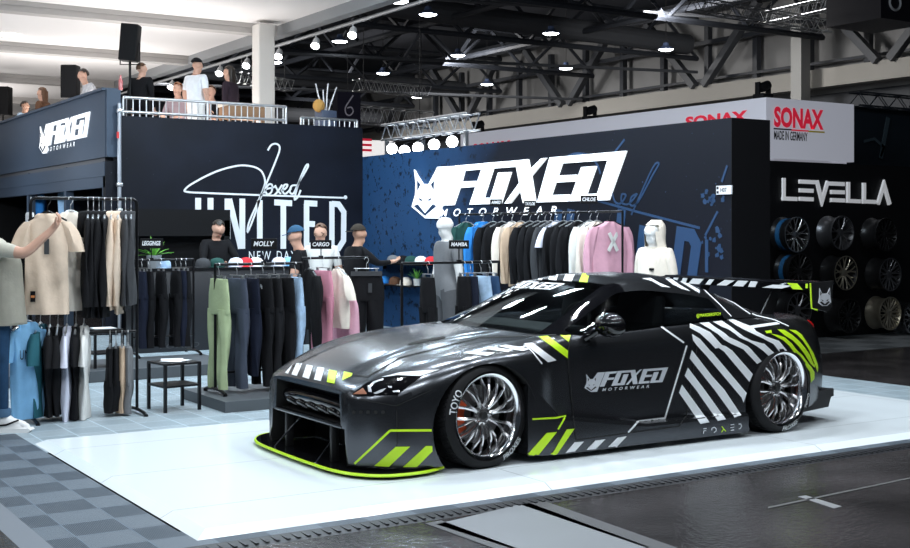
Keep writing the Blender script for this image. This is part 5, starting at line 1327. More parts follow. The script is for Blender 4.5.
for i, (px, py) in enumerate([(52, 10.5), (206, 28), (10, 35)]):
    c = on_z(px, py, CZ-.005); bm = BM(); lathe(bm, [(0, -.02), (.17, -.02), (.20, -.012), (.20, 0), (0, 0)], 24); o = obj('downlight', bm, m_glow, None, 40); o.location = (c.x, c.y, CZ-.003)
    tag(o, ('round ceiling downlight near the front canopy beam', 'round ceiling downlight nearest the canopy edge', 'round ceiling downlight at the far left of the canopy')[i], 'ceiling light', 'canopy downlights')
# flood lamps on a small truss above the blue wall
def truss(name, label, a, b, s=.29, n=10, m=None, r=.02):
    m = m or m_alu; a, b = Vector(a), Vector(b); L = (b-a).length; d = (b-a).normalized()
    t = thing(name, label, 'truss', a); u, w = frame_of(d); bm = BM()
    C = [(u*i+w*j)*(s/2) for i, j in ((-1, -1), (1, -1), (1, 1), (-1, 1))]
    for c in C: tube(bm, [c, c+d*L], r, 6)
    obj('chords', bm, m, t, 60); bm = BM()
    for k in range(n):
        for j in range(4):
            p, q = C[j], C[(j+1) % 4]
            if k % 2: p, q = q, p
            tube(bm, [p+d*(L*k/n), q+d*(L*(k+1)/n)], r*.55, 5)
    obj('bracing', bm, m, t, 60); return t
za = 3.34
y0 = on_x(466, 130, 10.5).y; y1 = on_x(388, 140, 10.5).y
truss('lighting_truss', 'aluminium lighting truss on top of the blue wall', (10.5, y0-.2, za), (10.5, min(y1, 18.9), za), .26, 16)
for yy in (y0, (y0+18.8)/2, 18.7):
    bm = BM(); box(bm, (10.5, yy, 3.07), (.06, .06, .28)); tag(obj('truss_foot', bm, m_alu, None, 0), 'short aluminium foot under the truss on the blue wall', 'truss foot', 'feet of the wall truss')
for i, (px, py) in enumerate([(392, 149), (404.5, 151), (418, 148), (434, 145), (452, 142)]):
    c = on_x(px, py, 10.28); y = min(c.y, 18.7)
    t = thing('flood_lamp', 'bright flood lamp, %s from the gallery on top of the blue wall' % ('first', 'second', 'third', 'fourth', 'fifth')[i], 'lamp', (10.28, y, c.z), math.radians(-30), 'flood lamps on the blue wall')
    bm = BM(); lathe(bm, [(0, .10), (.06, .10), (.09, .04), (.105, -.06), (.095, -.06), (.06, .02), (0, .03)], 20, Matrix.Rotation(-PI/2, 4, 'X')); obj('housing', bm, m_rack, t, 40)
    bm = BM(); M = Matrix.Rotation(PI/2, 4, 'X'); lathe(bm, [(0, .045), (.09, .045), (.09, .06), (0, .075)], 20, M); obj('lens', bm, m_glow, t, 40)
    bm = BM(); tube(bm, [(0, 0.05, .0), (.0, .10, .12), (.12, .12, .16)], .012, 6); obj('bracket', bm, m_rack, t, 50)
# wheel display: letters and wheels
YL = 12.73
t = thing('wheel_stand_sign', 'silver block letters on the black wheel display wall', 'sign', (15.2, YL, 2.3)); zl = fr(770, 170, 6.846)
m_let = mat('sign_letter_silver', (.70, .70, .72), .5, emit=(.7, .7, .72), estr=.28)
for k, st in enumerate((((88, 55), (88, 207)), ((76, 195), (178, 199)), ((193, 79), (322, 85)), ((193, 139), (288, 143)), ((193, 197), (288, 201)), ((313, 74), (348, 214), (388, 78)), ((378, 92), (500, 97)), ((408, 150), (500, 153)), ((408, 205), (500, 209)), ((527, 82), (527, 224)), ((516, 211), (608, 215)), ((635, 88), (635, 230)), ((624, 215), (712, 219)), ((730, 234), (771, 98), (810, 236)))):
    bm = BM(); stroke(bm, [(lambda p: (p.x-15.2, p.z-2.3))(on_y(*q, YL)) for q in zl(*st)], .060, 0.002, .03+.001*k, lambda u, v, w: (u, -w, v)); obj('letter', bm, m_let, t, 0)
def disp_wheel(px, py, label, mface, mbar, ns, band=None, R=.258, depth=.27, fork=.16):
    c = on_y(px, py, YL-.48); t = thing('alloy_wheel', label, 'wheel', (c.x, YL-.48, c.z), 0, 'wheels on the display wall')
    M = Matrix.Rotation(PI/2, 4, 'X'); h = 0.0
    bm = BM(); lathe(bm, [(R, 0), (R, .012), (R-.010, .012), (R-.018, -.02), (R-.035, -.05), (R-.045, -depth*.6), (R-.02, -depth), (R, -depth), (R, -depth+.015), (R-.025, -depth+.05), (R-.03, -.06), (R-.012, -.03)], 40, M, close=True); obj('rim', bm, mbar, t, 40)
    bm = BM()
    for k in range(ns):
        a = 2*PI*k/ns+.2
        P = lambda r, da, z: M @ Vector((r*math.cos(a+da), r*math.sin(a+da), z))
        for da in (-fork, fork): tube(bm, [P(.045, 0, -.03), P(.13, da*.25, -.018), P(.19, da*.75, -.015), P(R-.014, da*1.1, -.012)], [.016, .012, .010, .011], 6)
    lathe(bm, [(0, -.06), (.07, -.06), (.065, -.02), (.035, -.012), (0, -.012)], 20, M)
    lathe(bm, [(R-.016, .012), (R, .012), (R, .016), (R-.016, .016)], 40, M, close=True)
    obj('spokes', bm, mface, t, 40)
    bm = BM(); cyl(bm, (0, .02, 0), (0, .475, 0), .03, 10); obj('wall_mount', bm, m_rack, t)
    if band: bm = BM(); lathe(bm, [(R-.03, -.12), (R-.024, -.12), (R-.024, -.20), (R-.03, -.20)], 40, M, close=True); obj('blue_band', bm, band, t, 40)
    return t
m_wb = mat('wheel_black', (.012, .012, .013), .3, .4); m_wg = mat('wheel_gunmetal', (.16, .16, .17), .3, .9); m_ws_ = mat('wheel_silver_face', (.75, .76, .78), .22, 1.); m_wbr = mat('wheel_bronze', (.42, .38, .30), .3, .9)
m_band = mat('band_blue', (.006, .06, .15), .5)
disp_wheel(796.5, 234.6, 'black wheel with bright machined spokes, top row beside the shop wall', m_ws_, m_wb, 9, m_band)
disp_wheel(842, 233, 'gunmetal Y-spoke wheel in the middle of the top row', m_wg, m_wg, 7)
disp_wheel(886, 234.6, 'black multi-spoke wheel at the outer end of the top row', mat('wheel_black_gloss', (.03, .03, .032), .15, .8), m_wb, 10)
disp_wheel(800, 271, 'black wheel with a blue banded barrel in the second row', m_wb, m_wb, 10, m_band)
disp_wheel(845.5, 273, 'dark wheel with machined Y spokes in the middle of the second row', m_wbr, m_wb, 9)
disp_wheel(890, 274.6, 'black thin-spoked wheel at the outer end of the second row', m_wg, m_wb, 11)
disp_wheel(799, 310, 'black wheel in the bottom row behind the rear wing', m_wg, m_wb, 8)
disp_wheel(849.6, 316, 'black wheel in the middle of the bottom row', MATS['wheel_black_gloss'], m_wb, 10)
disp_wheel(890, 313.5, 'bronze mesh wheel with a bright rim in the bottom row', m_wbr, m_wbr, 12)
disp_wheel(914, 318, 'silver wheel at the edge of the bottom row', m_ws_, m_ws_, 10)
# neighbouring white booth
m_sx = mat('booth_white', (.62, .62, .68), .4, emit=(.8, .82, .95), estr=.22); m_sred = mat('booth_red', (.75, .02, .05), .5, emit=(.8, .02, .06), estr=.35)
X0s, Y0s = 15.96, 15.0
t = thing('booth_fascia', 'white booth fascia with red letters and a flag-coloured bar above the wheel stand', 'fascia', (X0s, Y0s, 0))
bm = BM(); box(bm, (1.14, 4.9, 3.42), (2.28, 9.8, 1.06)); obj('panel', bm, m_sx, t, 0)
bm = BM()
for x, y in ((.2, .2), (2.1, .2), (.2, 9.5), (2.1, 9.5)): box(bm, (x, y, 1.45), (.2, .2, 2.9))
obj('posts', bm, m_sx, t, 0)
def booth_text(s, p, q, face, m, nm='lettering', **kw):
    if face == 'y': a = on_y(*p, Y0s); b = on_y(*q, Y0s); w, h = b.x-a.x, b.z-a.z; f = lambda co: (a.x+co.x-X0s, -.012, a.z+co.y)
    else: a = on_x(*p, X0s); b = on_x(*q, X0s); w, h = a.y-b.y, b.z-a.z; f = lambda co: (-.012, a.y-co.x-Y0s, a.z+co.y)
    tb = text_fit(s, w, abs(h), **kw); bm = BM(); merge(bm, tb, f); return obj(nm, bm, m, t, 0)
booth_text('SONAX', (773.5, 127), (823, 110), 'y', m_sred, bold=.045)
m_bk = mat('print_black', (.02, .02, .025), .5)
booth_text('MADE IN GERMANY', (773.5, 139.5), (807, 132.5), 'y', m_bk, bold=.02)
for (p0, p1, m) in (((773.5, 128.0), (791, 131), m_bk), ((791, 129.3), (808, 132), m_sred), ((808, 130.6), (824, 133.2), mat('print_yellow', (.8, .6, .02), .5))):
    a = on_y(*p0, Y0s); b = on_y(p1[0], p0[1]+2.4, Y0s); bm = BM(); box(bm, ((a.x+b.x)/2-X0s, -.008, (a.z+b.z)/2-.0), (b.x-a.x, .012, abs(a.z-b.z))); obj('colour_bar', bm, m, t, 0)
booth_text('SONAX', (686, 128), (748, 110), 'x', m_sred, bold=.045); booth_text('SONAX', (473, 155), (511, 140), 'x', m_sred, bold=.045)
c = on_y(376, 145, 27.0); t2 = thing('booth_sign', 'white lit booth sign with red marks behind the gallery corner', 'sign', (c.x, 27.0, 0))
bm = BM(); box(bm, (0, .3, 1.95), (1.1, .6, 3.9)); obj('panel', bm, mat('booth_white_lit', (.8, .8, .8), .4, emit=(1, .97, .95), estr=.7), t2, 0)
for k in range(3): bm = BM(); box(bm, (-.30, -.01, c.z+.12-.13*k), (.34, .02, .06)); obj('red_mark', bm, m_sred, t2, 0)
c = on_y(880, 140, 17.5); t2 = thing('booth_wall', 'dark teal picture wall with a car motif at the right of the white booth', 'booth wall', (c.x+.5, 17.5, 0))
bm = BM(); box(bm, (.6, .2, 2.15), (4.2, .3, 4.3)); obj('panel', bm, mat('picture_teal_dark', (.012, .020, .030), .5), t2, 0)
bm = BM(); stroke(bm, [(-1.1, 3.55), (-.75, 3.62), (-.45, 3.45), (-.55, 3.25)], .06, .055, .065, lambda u, v, w: (u, -w, v)); stroke(bm, [(-.3, 4.1), (-.55, 3.2)], .12, .055, .065, lambda u, v, w: (u, -w, v)); obj('picture_shapes', bm, mat('picture_grey', (.06, .09, .11), .5), t2, 0)
truss('dark_truss', 'dark lattice truss above the teal picture wall', (c.x-1.1, 17.3, 4.42), (c.x+4, 17.3, 4.42), .28, 16, m_steel)
# hall lamps: high bays on cables
for i, (px, py, lab) in enumerate([(340, 41, 'high-bay lamp beside the cream column top'), (428, 14, 'high-bay lamp nearest the canopy edge at the top'), (551, 33, 'high-bay lamp above the middle of the back wall'), (566, 68, 'high-bay lamp below the grey duct'), (487, 84, 'high-bay lamp low above the end of the white booth'), (458, 55, 'high-bay lamp in front of the roof trusses'), (666, 49, 'high-bay lamp in front of the pale wall truss'), (863, 11, 'high-bay lamp beside the dark hanging sign'), (383, 73, 'high-bay lamp above the dark number sign'), (417, 97, 'high-bay lamp above the flood lamps'), (275, 62, 'high-bay lamp directly right of the cream column'), (320, 89, 'distant high-bay lamp low above the planter'), (399, 1, 'high-bay lamp cut by the top edge with bluish glow')]):
    c = on_z(px, py, 8.0)
    t = thing('high_bay_lamp', lab, 'hall lamp', c, 0, 'high-bay hall lamps')
    bm = BM(); lathe(bm, [(0, .22), (.09, .22), (.11, .12), (.20, .07), (.285, .0), (.275, -.02), (.22, .02), (0, .05)], 24); obj('reflector', bm, mat('lamp_housing_blue', (.10, .14, .26), .4), t, 40)
    bm = BM(); lathe(bm, [(0, .018), (.255, .012), (.26, -.02), (.20, -.05), (0, -.06)], 24); obj('diffuser', bm, m_glow, t, 40)
    bm = BM(); cyl(bm, (0, 0, .2), (0, 0, 3.05), .012, 6); obj('cable', bm, m_cable, t)
# bright aluminium trusses and hoists hanging in the hall
def hung(name, label, a, b, s, n, hang=True):
    t = truss(name, label, a, b, s, n)
    if hang:
        L = Vector(b)-Vector(a); bm = BM()
        for u in (.1, .9): p = L*u; cyl(bm, p, (p.x, p.y, 11.05-a[2]), .012, 6)
        obj('hanging_cable', bm, m_cable, t)
    return t
hung('lighting_truss', 'bright aluminium truss under the roof above the white booth corner', on_z(690, 4, 7.6), on_z(827, 27, 7.6), .34, 22)
hung('lighting_truss', 'aluminium truss crossing behind the bright one at the top', on_z(765, 18, 8.1), on_z(832, 3, 8.1), .34, 16)
hung('lighting_truss', 'pale aluminium truss above the number sign', on_z(356, 85, 6.9), on_z(428, 92, 6.9), .4, 18)
hung('lighting_truss', 'low aluminium truss beside the number sign', on_z(338, 112, 5.0), on_z(428, 121, 5.0), .5, 16)
hung('lighting_truss', 'aluminium truss far behind the gallery visitors', on_z(236, 77, 7.0), on_z(290, 86, 7.0), .4, 16)
for px, py, lab in ((590, 113, 'black moving-head lamp on the white booth edge above the middle of the wall'), (763, 88, 'black moving-head lamp on the corner of the white booth'), (478, 126, 'black moving-head lamp at the far end of the white booth')):
    c = on_x(px, py, 16.3) if px < 700 else on_y(px, py, 15.3)
    t = thing('moving_head_lamp', lab, 'stage lamp', (c.x, c.y, 3.95), 0, 'stage lamps on the white booth')
    bm = BM(); box(bm, (0, 0, .05), (.26, .26, .10), bev=.02); obj('base', bm, m_spk, t, 40)
    bm = BM()
    for s in (-1, 1): box(bm, (s*.13, 0, .19), (.035, .10, .22))
    obj('yoke', bm, m_spk, t, 0)
    bm = BM(); lathe(bm, [(0, -.10), (.07, -.10), (.09, 0), (.08, .14), (0, .14)], 16, Matrix.Translation((0, 0, .22)) @ Matrix.Rotation(1.2, 4, 'Y')); obj('head', bm, m_spk, t, 40)
# number sign tower and hanging round sign
c = on_y(350, 105, 30.0); t = thing('number_sign', 'dark violet sign tower with the pale figure six', 'sign', (c.x, 30.0, 0)); k = (c-Vector((0, 0, CAMZ))).dot(CAMV)/1223
m_violet = mat('sign_violet', (.016, .014, .035), .5); m_lilac = mat('sign_lilac', (.65, .62, .72), .5)
bm = BM(); box(bm, (0, .2, (c.z+13*k)/2), (26*k, .3, c.z+13*k)); obj('panel', bm, m_violet, t, 0)
bm = BM(); P = smooth_path([(4, 10), (0, 4), (-4, -3), (-3, -9), (1, -10), (4, -6), (2, -2), (-2, -3)], 4); stroke(bm, [(u*k*1.1, c.z+v*k) for u, v in P], 1.3*k, .05+.002, .06, lambda u, v, w: (u, -w+.1, v)); obj('figure', bm, m_lilac, t, 0)
c = on_y(896, 4, 21.0); t = thing('hanging_sign', 'dark hanging sign with a white ring under the hall roof', 'sign', (c.x, 21.0, 5.4)); k = (c-Vector((0, 0, CAMZ))).dot(CAMV)/1223
zb = on_y(896, 20, 21.0).z-5.4
bm = BM(); box(bm, (.35, .9, zb+.7), (46*k+.7, 1.8, 1.4)); obj('panel', bm, mat('sign_dark_blue', (.012, .012, .022), .5), t, 0)
bm = BM(); tube(bm, [(-.05+7.5*k*math.cos(a)*1.1, -.01, c.z-5.4+.03+7.5*k*math.sin(a)) for a in np.linspace(0, 2*PI, 28, endpoint=False)], 1.3*k, 6, closed=True); obj('ring', bm, m_print, t, 60)
bm = BM()
for x in (-.5, 1.0): cyl(bm, (x, .9, zb+1.38), (x, .9, 5.65), .012, 6)
obj('hanging_cable', bm, m_cable, t)
# hall-number plate on the corner of the back wall
c = on_x(725, 190, XW); t = thing('number_plate', 'small white plate with a stand number on the corner of the back wall', 'plate', (XW, c.y, c.z))
bm = BM(); box(bm, (-.012, 0, 0), (.02, .24, .10)); obj('plate', bm, m_print, t, 0)
tb = text_fit('H07', .10, .05, bold=.02); bm = BM(); merge(bm, tb, lambda co: (-.024, .05-co.x, -.025+co.y)); obj('lettering', bm, m_bk, t, 0)
bm = BM(); box(bm, (-.024, .095, .025), (.004, .03, .03)); box(bm, (-.024, .095, -.025), (.004, .03, .03)); obj('mark', bm, m_bk, t, 0)
# ================================================================ people and mannequins
m_skin = mat('skin_fair', (.58, .34, .25), .5, 0, .35); noisy(m_skin, 12, .08)
m_skin2 = mat('skin_tan', (.46, .26, .18), .5, 0, .35)
m_hair = mat('hair_dark', (.02, .014, .010), .55); m_hairb = mat('hair_brown', (.10, .045, .02), .55); m_hairg = mat('hair_ginger', (.26, .10, .04), .6)
m_shoew = mat('shoe_white', (.80, .80, .80), .5); m_eye = mat('eye_dark', (.02, .015, .012), .2); m_mouth = mat('lips', (.42, .16, .14), .5)
def person(name, label, loc, rz, shirt, pants, pose=None, H=1.75, sleeve='short', skin=None, hair='short', hairm=None, shoes=None, yaw=0., pitch=0., wide=1., cat='person', hands=True, curl=.5, hat=None, group=None, face=True, baggy=1., specs=False):
    skin = skin or m_skin; hairm = hairm or m_hair; shoes = shoes or F_BLACK; k = H/1.75
    J = {'pelvis': (0, 0, .95), 'waist': (0, 0, 1.09), 'chest': (0, 0, 1.30), 'nb': (0, 0, 1.455), 'neck': (.012, 0, 1.515)}
    for s, n in ((1, 'L'), (-1, 'R')):
        J.update({'sh'+n: (0, s*.185, 1.415), 'el'+n: (-.02, s*.245, 1.14), 'wr'+n: (.06, s*.24, .90), 'ha'+n: (.08, s*.235, .835), 'hi'+n: (0, s*.095, .90), 'kn'+n: (.02, s*.11, .50), 'an'+n: (-.01, s*.115, .075), 'to'+n: (.17, s*.13, .035)})
    J.update(pose or {})
    J = {a: Vector(b) for a, b in J.items()}
    R = {'pelvis': (.165*wide, .125*wide), 'waist': (.150*wide, .115*wide), 'chest': (.175*wide, .125*wide), 'nb': (.095, .075), 'neck': (.056, .056)}
    for n in 'LR': R.update({'sh'+n: (.082*wide, .075*wide), 'el'+n: (.048, .048), 'wr'+n: (.029, .031), 'ha'+n: (.036, .022), 'hi'+n: (.098*baggy, .10*baggy), 'kn'+n: (.064*baggy, .066*baggy), 'an'+n: (.045*baggy, .047*baggy), 'to'+n: (.036, .030)})
    E = [('pelvis', 'waist'), ('waist', 'chest'), ('chest', 'nb'), ('nb', 'neck')]
    for n in 'LR': E += [('chest', 'sh'+n), ('sh'+n, 'el'+n), ('el'+n, 'wr'+n), ('wr'+n, 'ha'+n), ('pelvis', 'hi'+n), ('hi'+n, 'kn'+n), ('kn'+n, 'an'+n), ('an'+n, 'to'+n)]
    # head, turned on the neck
    HR = Matrix.Rotation(yaw, 3, 'Z') @ Matrix.Rotation(pitch, 3, 'Y'); hb = J['neck']+Vector((.012, 0, .05))
    def hp(x, y, z): return hb + HR @ Vector((x, y, z))
    for nm, p, r in (('h0', (.020, 0, .0), (.060, .062)), ('h1', (.016, 0, .065), (.076, .088)), ('h2', (.006, 0, .125), (.078, .094)), ('h3', (.0, 0, .172), (.055, .062)), ('no', (.108, 0, .058), (.012, .012)), ('eaL', (.0, .083, .062), (.010, .018)), ('eaR', (.0, -.083, .062), (.010, .018)), ('ch', (.070, 0, -.012), (.026, .026))): J[nm] = hp(*p); R[nm] = r
    E += [('neck', 'h0'), ('h0', 'h1'), ('h1', 'h2'), ('h2', 'h3'), ('h1', 'no'), ('h1', 'eaL'), ('h1', 'eaR'), ('h0', 'ch')]
    if hands:
        for s, n in ((1, 'L'), (-1, 'R')):
            w, h = J['wr'+n], J['ha'+n]; d = (h-w).normalized(); side = Vector((0, 0, 1)).cross(d)
            side = side.normalized() if side.length > .3 else Vector((1, 0, 0)); palm = d.cross(side)*(-s)
            for i, (o, L) in enumerate(((-.030, .060), (-.010, .072), (.010, .068), (.028, .052))):
                b = h + d*.040 + side*o; c = b + (d*math.cos(curl)+palm*math.sin(curl))*L*.55; e = c + (d*math.cos(curl*2)+palm*math.sin(curl*2))*L*.5
                for nm, p, r in (('a', b, .0105), ('b', c, .009), ('c', e, .0075)): J['f%d%s%s' % (i, nm, n)] = p; R['f%d%s%s' % (i, nm, n)] = (r, r)
                E += [('ha'+n, 'f%da%s' % (i, n)), ('f%da%s' % (i, n), 'f%db%s' % (i, n)), ('f%db%s' % (i, n), 'f%dc%s' % (i, n))]
            tb_ = h + side*(-.036) + d*.0; tc2 = tb_ + (d*.7-side*.6+palm*.4).normalized()*.040; te = tc2 + (d*.9-side*.1+palm*.4).normalized()*.03
            for nm, p, r in (('ta', tb_, .014), ('tb', tc2, .0115), ('tc', te, .009)): J[nm+n] = p; R[nm+n] = (r, r)
            E += [('ha'+n, 'ta'+n), ('ta'+n, 'tb'+n), ('tb'+n, 'tc'+n)]
    names = list(J); idx = {a: i for i, a in enumerate(names)}
    me = bpy.data.meshes.new('body'); me.from_pydata([tuple(J[a]*k) for a in names], [(idx[a], idx[b]) for a, b in E], [])
    o = bpy.data.objects.new('body', me); COL.objects.link(o)
    o.modifiers.new('skin', 'SKIN')
    sv = me.skin_vertices[0].data
    for a in names:
        r = R[a]; sv[idx[a]].radius = (r[0]*k, r[1]*k); sv[idx[a]].use_root = (a == 'pelvis')
    sb = o.modifiers.new('sub', 'SUBSURF'); sb.levels = 2; sb.render_levels = 2
    dg = bpy.context.evaluated_depsgraph_get(); nm_ = bpy.data.meshes.new_from_object(o.evaluated_get(dg)); bpy.data.objects.remove(o); bpy.data.meshes.remove(me)
    bones = [(a, b) for a, b in E]; A = np.array([list(J[a]*k) for a, b in bones]); B = np.array([list(J[b]*k) for a, b in bones]); RA = np.array([R[a][0]*k for a, b in bones]); RB = np.array([R[b][0]*k for a, b in bones]); D = B-A; DD = (D*D).sum(1)+1e-9
    for m in (shirt, pants, skin, shoes): nm_.materials.append(m)
    root = thing(name, label, cat, loc, rz, group)
    for f in nm_.polygons:
        c = np.array(f.center); t = np.clip(((c-A)*D).sum(1)/DD, 0, 1); q = A+D*t[:, None]; dist = np.sqrt(((c-q)**2).sum(1))-(RA*(1-t)+RB*t)*.9; i = int(dist.argmin()); a, b = bones[i]; tt = t[i]
        mi = 2
        if a in ('waist', 'chest') and b in ('chest', 'nb') or b.startswith('sh'): mi = 0
        elif a == 'pelvis' and b == 'waist': mi = 0
        elif a.startswith('sh'): mi = 0 if sleeve == 'long' or tt < .72 else 2
        elif a.startswith('el'): mi = 0 if (sleeve == 'long' and tt < .93) else 2
        elif a == 'nb': mi = 0 if tt < .3 else 2
        elif b.startswith('hi'): mi = 1 if c[2] < J['pelvis'].z*k-.03 else 0
        elif a.startswith('hi') or a.startswith('kn'): mi = 1
        elif a.startswith('an'): mi = 3
        if mi == 0 and c[2] > (J['nb'].z+.004)*k and (c[0]-J['nb'].x*k)**2+c[1]**2 < (.085*k)**2: mi = 2
        f.material_index = mi; f.use_smooth = True
    ob = bpy.data.objects.new('body', nm_); COL.objects.link(ob); ob.parent = root
    if face:
        bm = BM()
        for s in (-1, 1): ball(bm, hp(.077, s*.032, .075)*k, .011*k, 8)
        obj('eyes', bm, m_eye, root, 60)
        bm = BM(); ball(bm, hp(.084, 0, .012)*k, (.010*k, .024*k, .006*k), 8, rot=HR.to_euler()); obj('mouth', bm, m_mouth, root, 60)
    if specs:
        bm = BM()
        for s in (-1, 1): tube(bm, [hp(.094+.0*a, s*.034+.024*math.cos(a), .075+.019*math.sin(a))*k for a in np.linspace(0, 2*PI, 12, endpoint=False)], .004*k, 5, closed=True); tube(bm, [hp(.094, s*.058, .08)*k, hp(.0, s*.086, .08)*k], .004*k, 5)
        tube(bm, [hp(.098, -.012, .078)*k, hp(.098, .012, .078)*k], .004*k, 5); obj('glasses', bm, F_BLACK, root, 60)
    c0 = hp(-.006, 0, .105)*k
    def shell(rx, ry, rz_, keep):
        bm = BM(); ball(bm, (0, 0, 0), (rx*k, ry*k, rz_*k), 20)
        bmesh.ops.delete(bm, geom=[v for v in bm.verts if not keep(v.co/k)], context='VERTS')
        bmesh.ops.solidify(bm, geom=bm.faces[:], thickness=.012*k)
        bm.transform(Matrix.Translation(c0) @ HR.to_4x4()); return bm
    if hair == 'short': obj('hair', shell(.108, .092, .112, lambda v: v.z > .018+.55*max(0, v.x) and v.z > -.05 or (v.x < -.045 and v.z > -.055)), hairm, root, 60)
    elif hair == 'long':
        bm = shell(.112, .100, .115, lambda v: v.z > .02+.5*max(0, v.x) or (v.x < -.0 and v.z > -.09))
        R0 = [(-.060, 0, .02, .085, .05), (-.075, 0, -.10, .095, .05), (-.08, 0, -.22, .085, .045), (-.075, 0, -.30, .05, .03)]
        b2 = BM(); ctube(b2, [(0, 0, z*k, ry*k, rx*k) for x, y, z, ry, rx in R0], 14)
        for v in b2.verts: v.co = Vector((v.co.y-.07*k, v.co.x, v.co.z))
        b2.transform(Matrix.Translation(c0) @ HR.to_4x4()); merge(bm, b2); obj('hair', bm, hairm, root, 60)
    if hat:
        m, back = hat
        bm = shell(.116, .100, .122, lambda v: v.z > .022); obj('cap', bm, m, root, 60)
        s = -1 if back else 1; bm = BM(); n = 7
        A_ = [(s*.105*math.cos(a), .085*math.sin(a)) for a in np.linspace(-.95, .95, n)]; B_ = [(s*(.105+.075*math.cos(a)), .080*math.sin(a)) for a in np.linspace(-.95, .95, n)]
        prism(bm, [(u*k, v*k) for u, v in A_+B_[::-1]], .022*k, .030*k, lambda u, v, w: (u, v, w-.25*abs(u)*.3)); bm.transform(Matrix.Translation(c0) @ HR.to_4x4()); obj('visor', bm, m, root, 60)
    return root
def at_px(px, D): la = (px-455)/1223*D; p = CAMV*D+CAMR*la; return (p.x, p.y)
RZ = math.radians(-32.5)          # facing to the right in the picture
# the visitor holding the beige shirt
xy = at_px(-6, 10.02)
vis = person('person', 'person in a pale sage t-shirt, dark jeans and white sneakers reaching for the beige shirt', (*xy, .008), RZ, fabric('tee_pale_sage', (.50, .48, .41)), fabric('jeans_blue', (.014, .045, .10), .85, .2, 10), H=1.75, shoes=m_shoew, pitch=.1,
  pose={'pelvis': (.08, 0, .97), 'waist': (.07, 0, 1.13), 'chest': (.05, 0, 1.37), 'nb': (-.05, 0, 1.535), 'neck': (-.115, 0, 1.595), 'shL': (.0, .19, 1.49), 'shR': (.06, -.19, 1.50), 'elL': (-.06, .25, 1.22), 'wrL': (-.02, .24, .98), 'haL': (.0, .235, .92),
        'elR': (.325, -.20, 1.445), 'wrR': (.52, -.15, 1.635), 'haR': (.56, -.145, 1.685), 'hiR': (.075, -.09, .92), 'hiL': (.05, .10, .92), 'knR': (.095, -.10, .52), 'anR': (.115, -.11, .10), 'toR': (.32, -.12, .045), 'knL': (-.06, .12, .52), 'anL': (-.22, .12, .10), 'toL': (-.03, .13, .045)}, wide=1.02, hair='short', curl=.75, baggy=1.0)
bm = BM()                          # loose shirt hem, part of the clothing
ctube(bm, dens([(.02, 0, 1.475, .10, .15), (.04, 0, 1.40, .165, .195), (.06, 0, 1.2, .165, .205), (.075, 0, 1.0, .165, .215), (.09, 0, .865, .165, .22)], 4), 26, .05, 1., 5, cap=False)
bmesh.ops.solidify(bm, geom=bm.faces[:], thickness=.008); obj('shirt_hem', bm, MATS['tee_pale_sage'], vis, 60)
bm = BM()                          # sneaker of the standing leg
for sx, sy in ((.12, -.11), (-.22, .12)):
    L0 = []
    prism(bm, [(-.08+sx, 0), (.21+sx, 0), (.235+sx, .02), (.22+sx, .035), (-.085+sx, .035)], sy-.052, sy+.052, lambda u, v, w: (u, w, v))
    ctube(bm, [(sx+.07, sy, .035, .15, .05), (sx+.06, sy, .065, .145, .048), (sx+.01, sy, .105, .085, .044), (sx-.02, sy, .15, .055, .042)], 18)
obj('sneakers', bm, m_shoew, vis, 40)
bm = BM(); stroke(bm, [(.05, .085), (.09, .058), (.16, .066), (.26, .105)], .014, 0, .004, lambda u, v, w: (u, -.162-w, v)); obj('shoe_mark', bm, F_BLACK, vis, 0)
bm = BM(); ctube(bm, [(.115, -.11, .125, .060, .060), (.115, -.11, .16, .064, .064), (.113, -.11, .19, .060, .060)], 18); obj('trouser_cuff', bm, fabric('jeans_cuff', (.07, .14, .24)), vis, 60)
# people inside the shop
def px_y(px, Y): return on_y(px, 230, Y).x
person('person', 'man with short dark hair in a black hoodie looking down behind the counter', (px_y(216, 16.85), 16.85, 0.008), RZ-PI/2+.6, F_BLACK, F_BLACK, H=1.77, sleeve='long', pitch=.45, yaw=.2, hair='short', wide=1.1,
  pose={'elL': (.16, .26, 1.18), 'wrL': (.36, .12, 1.16), 'haL': (.42, .10, 1.15), 'elR': (.16, -.26, 1.18), 'wrR': (.36, -.12, 1.16), 'haR': (.42, -.10, 1.15)})
person('person', 'man in a blue and black cap and black t-shirt turned towards the counter', (px_y(299, 13.3), 13.3, 0.008), RZ+PI+.1, F_BLACK, F_BLACK, H=1.66, hair='none', hat=(fabric('cap_blue', (.03, .09, .17)), False), pitch=.15, wide=1.08,
  pose={'elL': (.06, .26, 1.16), 'wrL': (.16, .24, .98), 'haL': (.20, .23, .93)})
person('person', 'man with glasses in a white t-shirt behind the CARGO sign', (px_y(321, 14.2), 14.2, 0.008), RZ-PI/2-.1, F_OFF, F_BLACK, H=1.70, hair='short', hairm=m_hairb, pitch=.1, wide=1.08, specs=True)
p4 = person('person', 'person seen from behind in black with a cap worn backwards reaching to the cap shelf', (*at_px(357, 15.6), 0.008), RZ+.55, F_BLACK, F_BLACK, H=1.68, sleeve='long', hair='none', hat=(fabric('cap_brown_black', (.035, .028, .022)), True), wide=1.22, skin=m_skin2,
  pose={'elR': (.18, -.25, 1.26), 'wrR': (.40, -.20, 1.28), 'haR': (.46, -.19, 1.29)})
